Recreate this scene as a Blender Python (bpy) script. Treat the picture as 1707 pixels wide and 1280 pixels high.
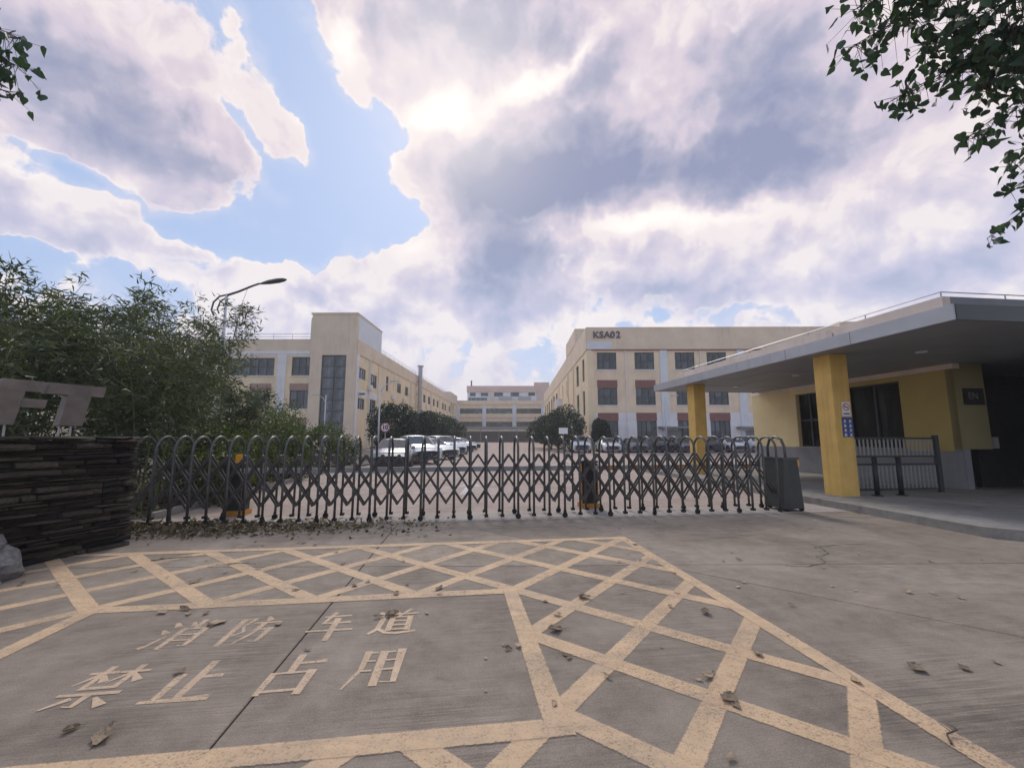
import bpy, math, random
import numpy as np
from mathutils import Vector, Matrix

for _o in list(bpy.data.objects):
    bpy.data.objects.remove(_o)
SC = bpy.context.scene
COL = SC.collection
R = math.radians
rng = random.Random(7)
nrg = np.random.default_rng(7)

# ------------------------------------------------------------------ camera
cam_data = bpy.data.cameras.new('camera')
cam = bpy.data.objects.new('camera', cam_data)
COL.objects.link(cam)
cam.location = (0, 0, 1.55)
cam.rotation_euler = (R(90 + 7.2), 0, 0)
cam_data.sensor_fit = 'HORIZONTAL'
cam_data.sensor_width = 36
cam_data.lens = 14.76
cam_data.clip_start = 0.05
cam_data.clip_end = 3000
SC.camera = cam
SC.view_settings.view_transform = 'Standard'
SC.view_settings.look = 'None'
SC.view_settings.gamma = 1
SC.view_settings.exposure = EXPOSURE = 0.4
SC.view_settings.use_curve_mapping = False
SC.cycles.max_bounces = 8
SC.cycles.transparent_max_bounces = 12

# ------------------------------------------------------------------ sun and sky
SUN_AZ, SUN_EL = R(-9.3), R(41)
sun_dir = Vector((math.sin(SUN_AZ) * math.cos(SUN_EL), math.cos(SUN_AZ) * math.cos(SUN_EL), math.sin(SUN_EL)))
sl = bpy.data.lights.new('sun', 'SUN')
sl.energy = 1.4
sl.angle = R(14)
sl.color = (1.0, 0.93, 0.85)
so = bpy.data.objects.new('sun', sl)
COL.objects.link(so)
so.rotation_euler = sun_dir.to_track_quat('Z', 'Y').to_euler()

CLOUD_COVER = [(-0.847, 0.714, 0.329, 0.192, -20, 1.1), (-0.728, 0.609, 0.208, 0.104, -28, 0.8), (-0.97, 0.609, 0.188, 0.205, 0, 0.6), (-0.625, 0.804, 0.081, 0.112, -30, 0.5), (-0.633, 0.591, 0.067, 0.05, -30, 0.4), (-0.473, 0.663, 0.129, 0.042, -52, 0.85), (-0.889, 0.42, 0.221, 0.067, -12, 1.1), (-0.744, 0.426, 0.097, 0.054, -20, 0.5), (-0.681, 0.502, 0.088, 0.033, -35, 0.45), (-0.146, 0.902, 0.359, 0.191, 0, 1.1), (0.19, 0.86, 0.344, 0.229, 0, 0.9), (-0.36, 0.843, 0.1, 0.123, -45, 0.7), (0.267, 0.657, 0.539, 0.163, 0, 1.0), (-0.102, 0.63, 0.157, 0.118, 0, 0.7), (-0.193, 0.743, 0.098, 0.074, 0, 0.55), (-0.255, 0.604, 0.071, 0.071, 0, 0.6), (-0.231, 0.391, 0.165, 0.11, 0, 1.1), (-0.405, 0.34, 0.105, 0.079, -20, 0.8), (-0.573, 0.339, 0.182, 0.067, -10, 0.7), (-0.504, 0.252, 0.305, 0.076, 0, 0.5), (-0.218, 0.259, 0.21, 0.056, 0, 0.4), (0.11, 0.325, 0.184, 0.113, 0, 0.6), (0.121, 0.58, 0.146, 0.08, 0, 0.6), (-0.019, 0.423, 0.182, 0.182, 0, 0.9), (0.275, 0.442, 0.175, 0.108, 0, 1.0), (0.446, 0.35, 0.167, 0.116, 0, 0.7), (0.725, 0.577, 0.44, 0.356, 0, 0.9), (0.788, 0.312, 0.347, 0.116, 0, 0.5), (0.631, 0.839, 0.129, 0.089, 0, 0.6), (0.206, 0.473, 0.108, 0.081, 0, 0.3), (-0.443, 0.78, 0.067, 0.236, 20, -1.2), (-0.354, 0.632, 0.124, 0.124, 20, -0.8), (-0.45, 0.493, 0.176, 0.094, 0, -1.0), (-0.645, 0.428, 0.127, 0.041, -10, -1.1), (-0.843, 0.512, 0.083, 0.02, -18, -0.9), (-0.937, 0.364, 0.083, 0.015, -12, -0.8), (-0.251, 0.68, 0.052, 0.035, 0, -0.7), (-0.55, 0.622, 0.098, 0.018, -52, -0.6), (-0.336, 0.497, 0.118, 0.052, 0, -0.9), (-0.477, 0.407, 0.101, 0.033, 0, -0.7), (0.554, 0.275, 0.185, 0.037, 0, -0.7), (0.62, 0.353, 0.059, 0.047, 0, -0.5), (0.109, 0.402, 0.036, 0.056, 0, -0.25), (-0.689, 0.363, 0.09, 0.023, 0, -0.4)]
CLOUD_THICK = [(0.037, 0.607, 0.251, 0.112, 0, 0.95), (0.31, 0.581, 0.422, 0.077, 0, 1.0), (0.211, 0.72, 0.148, 0.123, 0, 0.75), (0.556, 0.655, 0.158, 0.191, 0, 1.0), (0.494, 0.802, 0.13, 0.119, 0, 0.5), (-0.044, 0.876, 0.345, 0.127, 0, 0.62), (-0.765, 0.605, 0.253, 0.101, -22, 0.75), (-0.012, 0.423, 0.161, 0.175, -12, 1.2), (0.331, 0.331, 0.27, 0.067, 0, 0.35), (-0.883, 0.388, 0.145, 0.035, -10, 0.55), (-0.871, 0.706, 0.207, 0.099, -15, 0.4), (0.471, 0.335, 0.128, 0.077, 0, 0.2), (0.888, 0.309, 0.155, 0.048, 0, 0.35), (0.712, 0.685, 0.152, 0.061, -20, 0.2)]
CLOUD_GLOW = [(-0.139, 0.752, 0.098, 0.061, 0, 1.0), (-0.359, 0.828, 0.045, 0.067, -30, 0.8), (0.025, 0.771, 0.086, 0.049, 20, 0.8), (0.14, 0.827, 0.106, 0.028, 38, 0.7), (0.272, 0.781, 0.059, 0.106, -20, 0.5), (-0.207, 0.708, 0.137, 0.037, 0, 0.5), (-0.277, 0.627, 0.051, 0.089, 0, 0.6), (-0.471, 0.68, 0.105, 0.028, -52, 0.5), (-0.244, 0.444, 0.122, 0.061, 0, 0.6), (0.261, 0.483, 0.16, 0.053, 0, 0.5), (0.454, 0.486, 0.325, 0.037, -4, 0.6), (0.037, 0.528, 0.136, 0.027, 0, 0.4), (-0.633, 0.596, 0.055, 0.044, -40, 0.4), (-0.9, 0.482, 0.103, 0.028, -15, 0.5), (-0.572, 0.377, 0.133, 0.029, -10, 0.4)]
# sun az -9.258114703155439 el 40.98741195849087


def build_world():
    w = bpy.data.worlds.new('World')
    SC.world = w
    w.use_nodes = True
    w.cycles.sampling_method = 'MANUAL'; w.cycles.sample_map_resolution = 256
    nt = w.node_tree
    nt.nodes.clear()
    N, L = nt.nodes, nt.links

    def setin(sock, v):
        if isinstance(v, bpy.types.NodeSocket):
            L.new(v, sock)
        else:
            sock.default_value = v

    def m(op, a, b=0.0, c=None, clamp=False):
        n = N.new('ShaderNodeMath'); n.operation = op; n.use_clamp = clamp
        setin(n.inputs[0], a); setin(n.inputs[1], b)
        if c is not None: setin(n.inputs[2], c)
        return n.outputs[0]

    def sstep(x, a, b, lo=0.0, hi=1.0):
        n = N.new('ShaderNodeMapRange'); n.interpolation_type = 'SMOOTHSTEP'
        setin(n.inputs[0], x)
        for i, v in enumerate((a, b, lo, hi)): setin(n.inputs[i + 1], v)
        return n.outputs[0]

    def vm(op, a, b=None, scale=None):
        n = N.new('ShaderNodeVectorMath'); n.operation = op
        setin(n.inputs[0], a)
        if b is not None: setin(n.inputs[1], b)
        if scale is not None: setin(n.inputs[3], scale)
        return n.outputs

    def mix(f, a, b, mode='MIX'):
        n = N.new('ShaderNodeMixRGB'); n.blend_type = mode
        setin(n.inputs[0], f)
        for s, v in ((n.inputs[1], a), (n.inputs[2], b)):
            setin(s, v if isinstance(v, bpy.types.NodeSocket) else (*v, 1))
        return n.outputs[0]

    def noise(v, sc, det, rough, dist=0.0):
        n = N.new('ShaderNodeTexNoise'); n.noise_dimensions = '2D'; setin(n.inputs['Vector'], v)
        n.inputs['Scale'].default_value = sc; n.inputs['Detail'].default_value = det
        n.inputs['Roughness'].default_value = rough; n.inputs['Distortion'].default_value = dist
        return n.outputs[0]

    def ramp_of(v, stops):
        c = N.new('ShaderNodeValToRGB'); L.new(v, c.inputs[0]); e = c.color_ramp.elements
        e[0].position, e[0].color = stops[0][0], (*stops[0][1], 1); e[1].position, e[1].color = stops[-1][0], (*stops[-1][1], 1)
        for p_, q_ in stops[1:-1]:
            x_ = e.new(p_); x_.color = (*q_, 1)
        return c.outputs[0]

    tc = N.new('ShaderNodeTexCoord')
    D = vm('NORMALIZE', tc.outputs['Generated'])[0]
    sx = N.new('ShaderNodeSeparateXYZ'); L.new(D, sx.inputs[0])
    den = m('DIVIDE', 2.0, m('MAXIMUM', m('ADD', sx.outputs[1], 1.0), 0.02))
    cx = N.new('ShaderNodeCombineXYZ')
    L.new(m('MULTIPLY', sx.outputs[0], den), cx.inputs[0])
    L.new(m('MULTIPLY', sx.outputs[2], den), cx.inputs[1])
    P0 = cx.outputs[0]                                        # stereographic chart of the sky, looking at the gate
    # warp so that no cloud outline follows a plain ellipse
    wn = N.new('ShaderNodeTexNoise'); wn.noise_dimensions = '2D'; L.new(P0, wn.inputs['Vector'])
    wn.inputs['Scale'].default_value = 5.5; wn.inputs['Detail'].default_value = 4; wn.inputs['Roughness'].default_value = 0.6
    P = vm('ADD', P0, vm('SCALE', vm('SUBTRACT', wn.outputs['Color'], (0.5, 0.5, 0.5))[0], scale=0.11)[0])[0]

    def field(tbl, base):
        acc = base
        for (x, z, rx, rz, rot, wt) in tbl:
            mp = N.new('ShaderNodeMapping'); mp.vector_type = 'TEXTURE'
            L.new(P, mp.inputs[0])
            mp.inputs['Location'].default_value = (x, z, 0)
            mp.inputs['Rotation'].default_value = (0, 0, R(rot))
            mp.inputs['Scale'].default_value = (rx * 1.25, rz * 1.25, 1)
            g = N.new('ShaderNodeTexGradient'); g.gradient_type = 'SPHERICAL'
            L.new(mp.outputs[0], g.inputs[0])
            acc = m('MULTIPLY_ADD', g.outputs['Fac'], wt, acc)
        return acc

    cover = field(CLOUD_COVER, -0.10)
    thick = field(CLOUD_THICK, 0.0)
    glow = field(CLOUD_GLOW, 0.0)
    toward_sun = (-0.02, 0.045, 0.0)

    def puffs(p):
        a = noise(p, 3.0, 3, 0.5, 0.2)
        b = noise(p, 8.5, 7, 0.62, 0.35)
        v = N.new('ShaderNodeTexVoronoi'); v.voronoi_dimensions = '2D'; v.feature = 'SMOOTH_F1'; setin(v.inputs['Vector'], vm('ADD', p, vm('SCALE', wn.outputs['Color'], scale=0.1)[0])[0])
        v.inputs['Scale'].default_value = 15; v.inputs['Detail'].default_value = 1.0
        v.inputs['Roughness'].default_value = 0.55; v.inputs['Smoothness'].default_value = 0.3
        c = m('SUBTRACT', 0.45, v.outputs['Distance'])
        ab = m('MULTIPLY_ADD', m('SUBTRACT', b, 0.5), 1.15, m('MULTIPLY', m('SUBTRACT', a, 0.5), 0.85))
        return m('MULTIPLY_ADD', c, 0.36, ab)

    n0 = puffs(P0)
    n1 = puffs(vm('ADD', P0, toward_sun)[0])
    dens = m('ADD', cover, n0)
    # overall cover away from the mapped masses (behind and above the viewer the same broken cloud goes on)
    broad = noise(P0, 1.3, 3, 0.5)
    dens = m('ADD', dens, m('MULTIPLY', m('SUBTRACT', broad, 0.42), 0.35))
    # broken cumulus crowds together towards the horizon
    dens = m('ADD', dens, sstep(sx.outputs[2], 0.36, 0.12, 0.0, 0.22))
    alpha = sstep(dens, -0.07, 0.15)
    relief = m('MULTIPLY_ADD', m('SUBTRACT', n0, n1), 1.2, 0.5, clamp=True)
    body = m('ADD', m('ADD', thick, m('MULTIPLY', sstep(dens, 0.1, 1.1), 0.26)), m('MULTIPLY', m('SUBTRACT', 0.56, relief), 0.75))
    body = m('ADD', body, m('MULTIPLY', sstep(sx.outputs[2], 0.6, 0.3), m('MULTIPLY', m('SUBTRACT', noise(P0, 5.0, 4, 0.55), 0.48), 0.9)))
    body = m('MAXIMUM', m('SUBTRACT', body, m('MULTIPLY', glow, 0.9)), 0.0)
    rim = m('MULTIPLY', alpha, sstep(dens, 0.30, 0.04))
    # cloud colour: lit edge -> pinkish body -> mauve -> blue-grey base
    cr = N.new('ShaderNodeValToRGB'); L.new(m('MULTIPLY', body, 0.72), cr.inputs[0])
    e = cr.color_ramp.elements
    e[0].position = 0.0; e[0].color = (0.69, 0.625, 0.63, 1)
    e[1].position = 1.0; e[1].color = (0.235, 0.26, 0.385, 1)
    for p, c in ((0.16, (0.59, 0.52, 0.575, 1)), (0.36, (0.51, 0.46, 0.545, 1)), (0.62, (0.35, 0.35, 0.455, 1))):
        x = e.new(p); x.color = c
    low = sstep(sx.outputs[2], 0.55, 0.22)                     # distant cloud is seen through more blue air
    far = ramp_of(m('MULTIPLY', body, 0.72), [(0.0, (0.72, 0.69, 0.71)), (0.16, (0.58, 0.57, 0.67)), (0.36, (0.45, 0.47, 0.62)), (0.62, (0.36, 0.41, 0.56)), (1.0, (0.27, 0.33, 0.48))])
    base_c = mix(m('MULTIPLY', low, 0.85), cr.outputs[0], far)
    cloud = mix(m('MULTIPLY', rim, 0.55), base_c, (0.80, 0.74, 0.73))
    dsun = vm('DOT_PRODUCT', D, tuple(sun_dir))[1]
    halo = m('POWER', m('MAXIMUM', dsun, 0.0), 60.0)
    cloud = mix(m('MULTIPLY', halo, 0.45), cloud, (0.90, 0.83, 0.78))
    cloud = mix(m('MULTIPLY', sstep(glow, 0.25, 0.8), 0.8), cloud, (0.90, 0.84, 0.79))
    sky = N.new('ShaderNodeTexSky'); sky.sky_type = 'NISHITA'; sky.sun_disc = False
    sky.sun_elevation = SUN_EL; sky.sun_rotation = SUN_AZ
    sky.air_density = 1.0; sky.dust_density = 0.6; sky.ozone_density = 1.2
    blue = mix(0.75, sky.outputs[0], (3.5, 4.5, 6.7))          # thin summer haze in front of the clear sky
    cl10 = mix(1.0, cloud, (10.0, 10.0, 10.0), 'MULTIPLY')
    veil = m('MULTIPLY', sstep(dens, -0.75, 0.0), sstep(noise(P0, 4.5, 7, 0.65, 0.6), 0.30, 0.75))   # wisps and thin haze round the clouds
    blue = mix(m('MULTIPLY', veil, 0.5), blue, (6.3, 6.1, 6.9))
    col = mix(alpha, blue, cl10)
    # haze towards the horizon
    hz = sstep(sx.outputs[2], 0.32, 0.0)
    col = mix(m('MULTIPLY', hz, 0.45), col, (5.5, 5.5, 6.6))
    bg = N.new('ShaderNodeBackground'); L.new(col, bg.inputs[0]); bg.inputs[1].default_value = 0.1
    out = N.new('ShaderNodeOutputWorld'); L.new(bg.outputs[0], out.inputs[0])
build_world()

# ------------------------------------------------------------------ materials
def nodes_of(name):
    m = bpy.data.materials.new(name); m.use_nodes = True
    nt = m.node_tree; b = nt.nodes['Principled BSDF']
    return m, nt.nodes, nt.links, b

def ramp(N, L, src, stops, interp='LINEAR'):
    c = N.new('ShaderNodeValToRGB'); L.new(src, c.inputs[0]); c.color_ramp.interpolation = interp
    e = c.color_ramp.elements
    e[0].position, e[0].color = stops[0][0], (*stops[0][1], 1)
    e[1].position, e[1].color = stops[-1][0], (*stops[-1][1], 1)
    for p, col in stops[1:-1]:
        x = e.new(p); x.color = (*col, 1)
    return c.outputs[0]

def tex_noise(N, L, vec, sc, det=5, rough=0.55, dist=0.0):
    n = N.new('ShaderNodeTexNoise'); n.inputs['Scale'].default_value = sc
    n.inputs['Detail'].default_value = det; n.inputs['Roughness'].default_value = rough
    n.inputs['Distortion'].default_value = dist
    if vec is not None: L.new(vec, n.inputs['Vector'])
    return n.outputs[0]

def mapping(N, L, vec, scale=(1, 1, 1), rot=(0, 0, 0)):
    mp = N.new('ShaderNodeMapping'); L.new(vec, mp.inputs[0])
    mp.inputs['Scale'].default_value = scale; mp.inputs['Rotation'].default_value = rot
    return mp.outputs[0]

def mixc(N, L, f, a, b, mode='MIX'):
    n = N.new('ShaderNodeMixRGB'); n.blend_type = mode
    for s, v in ((n.inputs[0], f), (n.inputs[1], a), (n.inputs[2], b)):
        if isinstance(v, bpy.types.NodeSocket): L.new(v, s)
        elif isinstance(v, (int, float)): s.default_value = v
        else: s.default_value = (*v, 1)
    return n.outputs[0]

def mth(N, L, op, a, b=0.0, clamp=False):
    n = N.new('ShaderNodeMath'); n.operation = op; n.use_clamp = clamp
    for s, v in ((n.inputs[0], a), (n.inputs[1], b)):
        if isinstance(v, bpy.types.NodeSocket): L.new(v, s)
        else: s.default_value = v
    return n.outputs[0]

def bump(N, L, b, h, strength=0.3, dist=0.01):
    n = N.new('ShaderNodeBump'); n.inputs['Strength'].default_value = strength
    n.inputs['Distance'].default_value = dist
    L.new(h, n.inputs['Height']); L.new(n.outputs[0], b.inputs['Normal'])

def surf(name, col, rough=0.7, var=0.15, sc=3.0, metal=0.0, streak=0.0, fine=0.0, dirt=(0.12, 0.11, 0.1), rand=0.0, spec=0.5, bumpd=0.004):
    """General painted / rendered surface: blotchy tone, optional rain streaks and fine relief."""
    m, N, L, b = nodes_of(name)
    tc = N.new('ShaderNodeTexCoord'); o = tc.outputs['Object']
    n1 = tex_noise(N, L, o, sc, 6, 0.6)
    c = ramp(N, L, n1, [(0.3, tuple(x * (1 - var) for x in col)), (0.7, tuple(min(1, x * (1 + var * 0.6)) for x in col))])
    if streak:
        n2 = tex_noise(N, L, mapping(N, L, o, (2.2, 2.2, 0.12)), 2.0, 6, 0.65)
        n3 = tex_noise(N, L, o, 0.35, 3, 0.5)
        f = mth(N, L, 'MULTIPLY', ramp(N, L, n2, [(0.48, (0, 0, 0)), (0.75, (1, 1, 1))]), ramp(N, L, n3, [(0.42, (0, 0, 0)), (0.65, (1, 1, 1))]))
        c = mixc(N, L, mth(N, L, 'MULTIPLY', f, streak), c, dirt)
    if rand:
        oi = N.new('ShaderNodeObjectInfo')
        hs = N.new('ShaderNodeHueSaturation'); L.new(c, hs.inputs['Color'])
        mr = N.new('ShaderNodeMapRange'); L.new(oi.outputs['Random'], mr.inputs[0])
        mr.inputs[3].default_value = 1 - rand; mr.inputs[4].default_value = 1 + rand
        L.new(mr.outputs[0], hs.inputs['Value']); c = hs.outputs[0]
    L.new(c, b.inputs['Base Color'])
    b.inputs['Roughness'].default_value = rough; b.inputs['Metallic'].default_value = metal
    b.inputs['Specular IOR Level'].default_value = spec
    if fine:
        bump(N, L, b, tex_noise(N, L, o, 60, 4, 0.6), fine, bumpd)
    return m

def glass(name, col, rough=0.04):
    m, N, L, b = nodes_of(name)
    tc = N.new('ShaderNodeTexCoord')
    n = tex_noise(N, L, mapping(N, L, tc.outputs['Object'], (1.6, 1.6, 0.35)), 1.1, 4, 0.6)
    c = ramp(N, L, n, [(0.35, tuple(x * 0.35 for x in col)), (0.55, col), (0.72, tuple(min(1, x * 1.9) for x in col))])
    oi = N.new('ShaderNodeObjectInfo')
    cur = ramp(N, L, oi.outputs['Random'], [(0.0, (0, 0, 0)), (0.62, (0.15, 0.15, 0.15)), (0.66, (0.75, 0.75, 0.75)), (0.8, (0.3, 0.3, 0.3)), (1.0, (0.9, 0.9, 0.9))], 'CONSTANT')
    c = mixc(N, L, mth(N, L, 'MULTIPLY', cur, 0.55), c, tuple(min(0.5, x * 3.2 + 0.02) for x in col))
    L.new(c, b.inputs['Base Color'])
    b.inputs['Roughness'].default_value = rough
    b.inputs['Specular IOR Level'].default_value = 0.6
    bump(N, L, b, tex_noise(N, L, tc.outputs['Object'], 0.9, 2), 0.05, 0.05)
    return m

def leafmat(name, c0, c1, trans=0.35):
    m, N, L, b = nodes_of(name)
    g = N.new('ShaderNodeNewGeometry')
    c = ramp(N, L, g.outputs['Random Per Island'], [(0.0, c0), (0.8, c1), (1.0, tuple(x * 1.35 for x in c1))])
    L.new(c, b.inputs['Base Color']); b.inputs['Roughness'].default_value = 0.5
    b.inputs['Specular IOR Level'].default_value = 0.35
    t = N.new('ShaderNodeBsdfTranslucent'); L.new(mixc(N, L, 1.0, c, (1.1, 1.3, 0.6), 'MULTIPLY'), t.inputs[0])
    ms = N.new('ShaderNodeMixShader'); ms.inputs[0].default_value = trans
    out = N['Material Output']
    L.new(b.outputs[0], ms.inputs[1]); L.new(t.outputs[0], ms.inputs[2]); L.new(ms.outputs[0], out.inputs[0])
    return m

def concrete(name, dark, light, broom=True, stain=0.5):
    m, N, L, b = nodes_of(name)
    g = N.new('ShaderNodeNewGeometry'); p = mapping(N, L, g.outputs['Position'], (1, 1, 1), (0, 0, R(-7.5)))
    big = tex_noise(N, L, p, 0.55, 6, 0.62, 0.6)
    mid = tex_noise(N, L, p, 4.5, 7, 0.7)
    fine = tex_noise(N, L, p, 130, 3, 0.7)
    c = ramp(N, L, big, [(0.3, dark), (0.68, light)])
    c = mixc(N, L, 0.55, c, ramp(N, L, mid, [(0.3, (0.55, 0.55, 0.55)), (0.7, (1.25, 1.24, 1.22))]), 'MULTIPLY')
    c = mixc(N, L, 0.7, c, ramp(N, L, fine, [(0.3, (0.5, 0.5, 0.5)), (0.55, (1.0, 1.0, 1.0)), (0.75, (1.4, 1.38, 1.35))]), 'MULTIPLY')
    st = tex_noise(N, L, mapping(N, L, p, (0.35, 1.1, 1)), 1.3, 8, 0.68, 1.2)
    c = mixc(N, L, mth(N, L, 'MULTIPLY', ramp(N, L, st, [(0.56, (0, 0, 0)), (0.72, (1, 1, 1))]), stain), c, (0.075, 0.062, 0.055))
    oi = N.new('ShaderNodeObjectInfo')
    c = mixc(N, L, 1.0, c, ramp(N, L, oi.outputs['Random'], [(0.0, (0.88, 0.88, 0.89)), (1.0, (1.1, 1.09, 1.07))]), 'MULTIPLY')
    dust = tex_noise(N, L, p, 0.9, 5, 0.6, 0.8)
    c = mixc(N, L, mth(N, L, 'MULTIPLY', ramp(N, L, dust, [(0.45, (0, 0, 0)), (0.7, (1, 1, 1))]), 0.35), c, tuple(min(1, x * 1.15) for x in light))
    vo = N.new('ShaderNodeTexVoronoi'); L.new(p, vo.inputs['Vector']); vo.inputs['Scale'].default_value = 1.1; vo.inputs['Randomness'].default_value = 1.0
    c = mixc(N, L, mth(N, L, 'MULTIPLY', ramp(N, L, mth(N, L, 'ADD', vo.outputs['Distance'], mth(N, L, 'MULTIPLY', mid, 0.12)), [(0.09, (1, 1, 1)), (0.16, (0, 0, 0))]), 0.4 * stain), c, (0.05, 0.045, 0.042))
    h = fine
    if broom:
        br = tex_noise(N, L, mapping(N, L, p, (1.6, 55, 1)), 1.0, 4, 0.7)
        brm = tex_noise(N, L, p, 0.7, 2, 0.5)
        bf = mth(N, L, 'MULTIPLY', ramp(N, L, brm, [(0.4, (0.05, 0.05, 0.05)), (0.66, (1, 1, 1))]), 0.7)
        c = mixc(N, L, bf, c, ramp(N, L, br, [(0.4, (0.52, 0.52, 0.52)), (0.6, (1.12, 1.12, 1.12))]), 'MULTIPLY')
        h = mth(N, L, 'ADD', fine, mth(N, L, 'MULTIPLY', br, 1.6))
    L.new(c, b.inputs['Base Color']); b.inputs['Roughness'].default_value = 0.88
    b.inputs['Specular IOR Level'].default_value = 0.25
    bump(N, L, b, h, 0.5, 0.006)
    return m

def paint(name, col, wear=0.5):
    """Road paint worn through in specks and along its edges (UV.y runs across the stripe)."""
    m, N, L, b = nodes_of(name)
    g = N.new('ShaderNodeNewGeometry'); p = mapping(N, L, g.outputs['Position'], (1, 1, 1), (0, 0, R(-7.5)))
    n1 = tex_noise(N, L, p, 2.2, 5, 0.6); n2 = tex_noise(N, L, p, 70, 4, 0.75); n3 = tex_noise(N, L, p, 14, 5, 0.7)
    c = ramp(N, L, n1, [(0.3, tuple(x * 0.8 for x in col)), (0.7, col)])
    c = mixc(N, L, 0.5, c, ramp(N, L, n2, [(0.3, (0.6, 0.58, 0.55)), (0.6, (1.08, 1.08, 1.08))]), 'MULTIPLY')
    grime = tex_noise(N, L, mapping(N, L, p, (0.5, 1.6, 1)), 1.7, 6, 0.65, 1.0)
    c = mixc(N, L, mth(N, L, 'MULTIPLY', ramp(N, L, grime, [(0.45, (0, 0, 0)), (0.7, (1, 1, 1))]), 0.5), c, (0.30, 0.25, 0.21))
    L.new(c, b.inputs['Base Color']); b.inputs['Roughness'].default_value = 0.75
    uv = N.new('ShaderNodeUVMap'); s = N.new('ShaderNodeSeparateXYZ'); L.new(uv.outputs[0], s.inputs[0])
    ed = mth(N, L, 'ABSOLUTE', mth(N, L, 'SUBTRACT', s.outputs[1], 0.5))       # 0 centre .. 0.5 edge
    edge = mth(N, L, 'MULTIPLY', mth(N, L, 'SUBTRACT', ed, 0.42), 3.2)
    fade = ramp(N, L, tex_noise(N, L, p, 0.9, 4, 0.6), [(0.35, (0, 0, 0)), (0.75, (1, 1, 1))])
    k = mth(N, L, 'ADD', mth(N, L, 'MAXIMUM', edge, 0.0), mth(N, L, 'ADD', mth(N, L, 'MULTIPLY', n2, 0.75), mth(N, L, 'MULTIPLY', n3, 0.3)))
    k = mth(N, L, 'ADD', k, mth(N, L, 'MULTIPLY', fade, 0.12 * (0.5 + wear)))
    hole = ramp(N, L, k, [(0.44 - 0.06 * wear, (0.06, 0.06, 0.06)), (0.62 - 0.06 * wear, (0.27, 0.27, 0.27)), (0.80 - 0.06 * wear, (0.97, 0.97, 0.97))])
    t = N.new('ShaderNodeBsdfTransparent'); ms = N.new('ShaderNodeMixShader')
    L.new(hole, ms.inputs[0]); L.new(b.outputs[0], ms.inputs[1]); L.new(t.outputs[0], ms.inputs[2])
    L.new(ms.outputs[0], N['Material Output'].inputs[0])
    return m

M = {}
M['apron'] = concrete('apron_concrete', (0.262, 0.213, 0.166), (0.395, 0.328, 0.262))
M['yard'] = concrete('yard_concrete', (0.36, 0.285, 0.24), (0.49, 0.395, 0.34), broom=False, stain=0.25)
M['band'] = concrete('track_concrete', (0.38, 0.335, 0.30), (0.49, 0.44, 0.40), broom=False, stain=0.3)
M['platform'] = concrete('platform_concrete', (0.28, 0.26, 0.23), (0.42, 0.39, 0.35), broom=False)
M['joint'] = surf('joint_filler', (0.035, 0.032, 0.03), 0.9, 0.3)
M['earth'] = surf('earth', (0.11, 0.09, 0.065), 0.95, 0.4, 2.0, fine=0.6)
M['grass'] = surf('lawn', (0.07, 0.09, 0.035), 0.95, 0.5, 4.0, fine=0.8)
M['yellow_line'] = paint('yellow_road_paint', (0.86, 0.60, 0.365), 0.5)
M['white_line'] = paint('white_road_paint', (0.78, 0.76, 0.72), 0.45)
M['text_line'] = paint('lettering_paint', (0.86, 0.62, 0.41), 0.55)
M['gate'] = surf('gate_steel', (0.115, 0.12, 0.118), 0.42, 0.35, 9.0, metal=0.55, fine=0.15)
M['gate_bar'] = surf('gate_bar_steel', (0.10, 0.092, 0.088), 0.5, 0.4, 11.0, metal=0.5)
M['rubber'] = surf('rubber', (0.02, 0.02, 0.02), 0.8, 0.3)
M['head'] = surf('drive_cabinet_paint', (0.05, 0.058, 0.055), 0.45, 0.3, 4, streak=0.4)
M['orange'] = surf('barrier_orange', (0.62, 0.27, 0.04), 0.45, 0.2, 5)
M['black'] = surf('black_plastic', (0.025, 0.027, 0.03), 0.5, 0.3, 5)
M['boom'] = surf('boom_grey', (0.42, 0.42, 0.42), 0.5, 0.2, 5)
M['lamp_orange'] = surf('amber_lens', (0.9, 0.42, 0.04), 0.3, 0.1, 5)
M['cream'] = surf('cream_render', (0.88, 0.70, 0.50), 0.85, 0.14, 0.5, streak=0.55, dirt=(0.42, 0.33, 0.27))
M['cream_yellow'] = surf('yellow_cream_render', (0.88, 0.71, 0.47), 0.85, 0.14, 0.5, streak=0.55, dirt=(0.45, 0.34, 0.25))
M['beige'] = surf('beige_render', (0.81, 0.65, 0.48), 0.85, 0.13, 0.4, streak=0.5, dirt=(0.38, 0.31, 0.27))
M['white_wall'] = surf('white_render', (0.84, 0.80, 0.79), 0.8, 0.12, 0.6, streak=0.45, dirt=(0.4, 0.37, 0.35))
M['grey_panel'] = surf('pale_grey_panel', (0.72, 0.74, 0.76), 0.6, 0.08, 0.6, streak=0.25, dirt=(0.45, 0.45, 0.45))
M['front_fascia'] = surf('shaded_front_fascia', (0.085, 0.10, 0.105), 0.45, 0.1, 2.0)  # darker copy of the fascia, shade put into its colour
M['lintel_tan'] = surf('tan_panel', (0.42, 0.27, 0.215), 0.8, 0.18, 1.5, streak=0.3)
M['lintel'] = surf('red_brown_panel', (0.27, 0.125, 0.105), 0.8, 0.18, 1.5, streak=0.3)
M['salmon'] = surf('salmon_render', (0.74, 0.54, 0.45), 0.85, 0.12, 0.4)
M['frame'] = surf('dark_window_frame', (0.05, 0.06, 0.065), 0.45, 0.2, 4)
M['glass'] = glass('window_glass', (0.05, 0.062, 0.07))
M['glass_guard'] = glass('guardhouse_glass', (0.016, 0.018, 0.018), 0.06)
M['glass_guard'].node_tree.nodes['Principled BSDF'].inputs['Specular IOR Level'].default_value = 0.25
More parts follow.
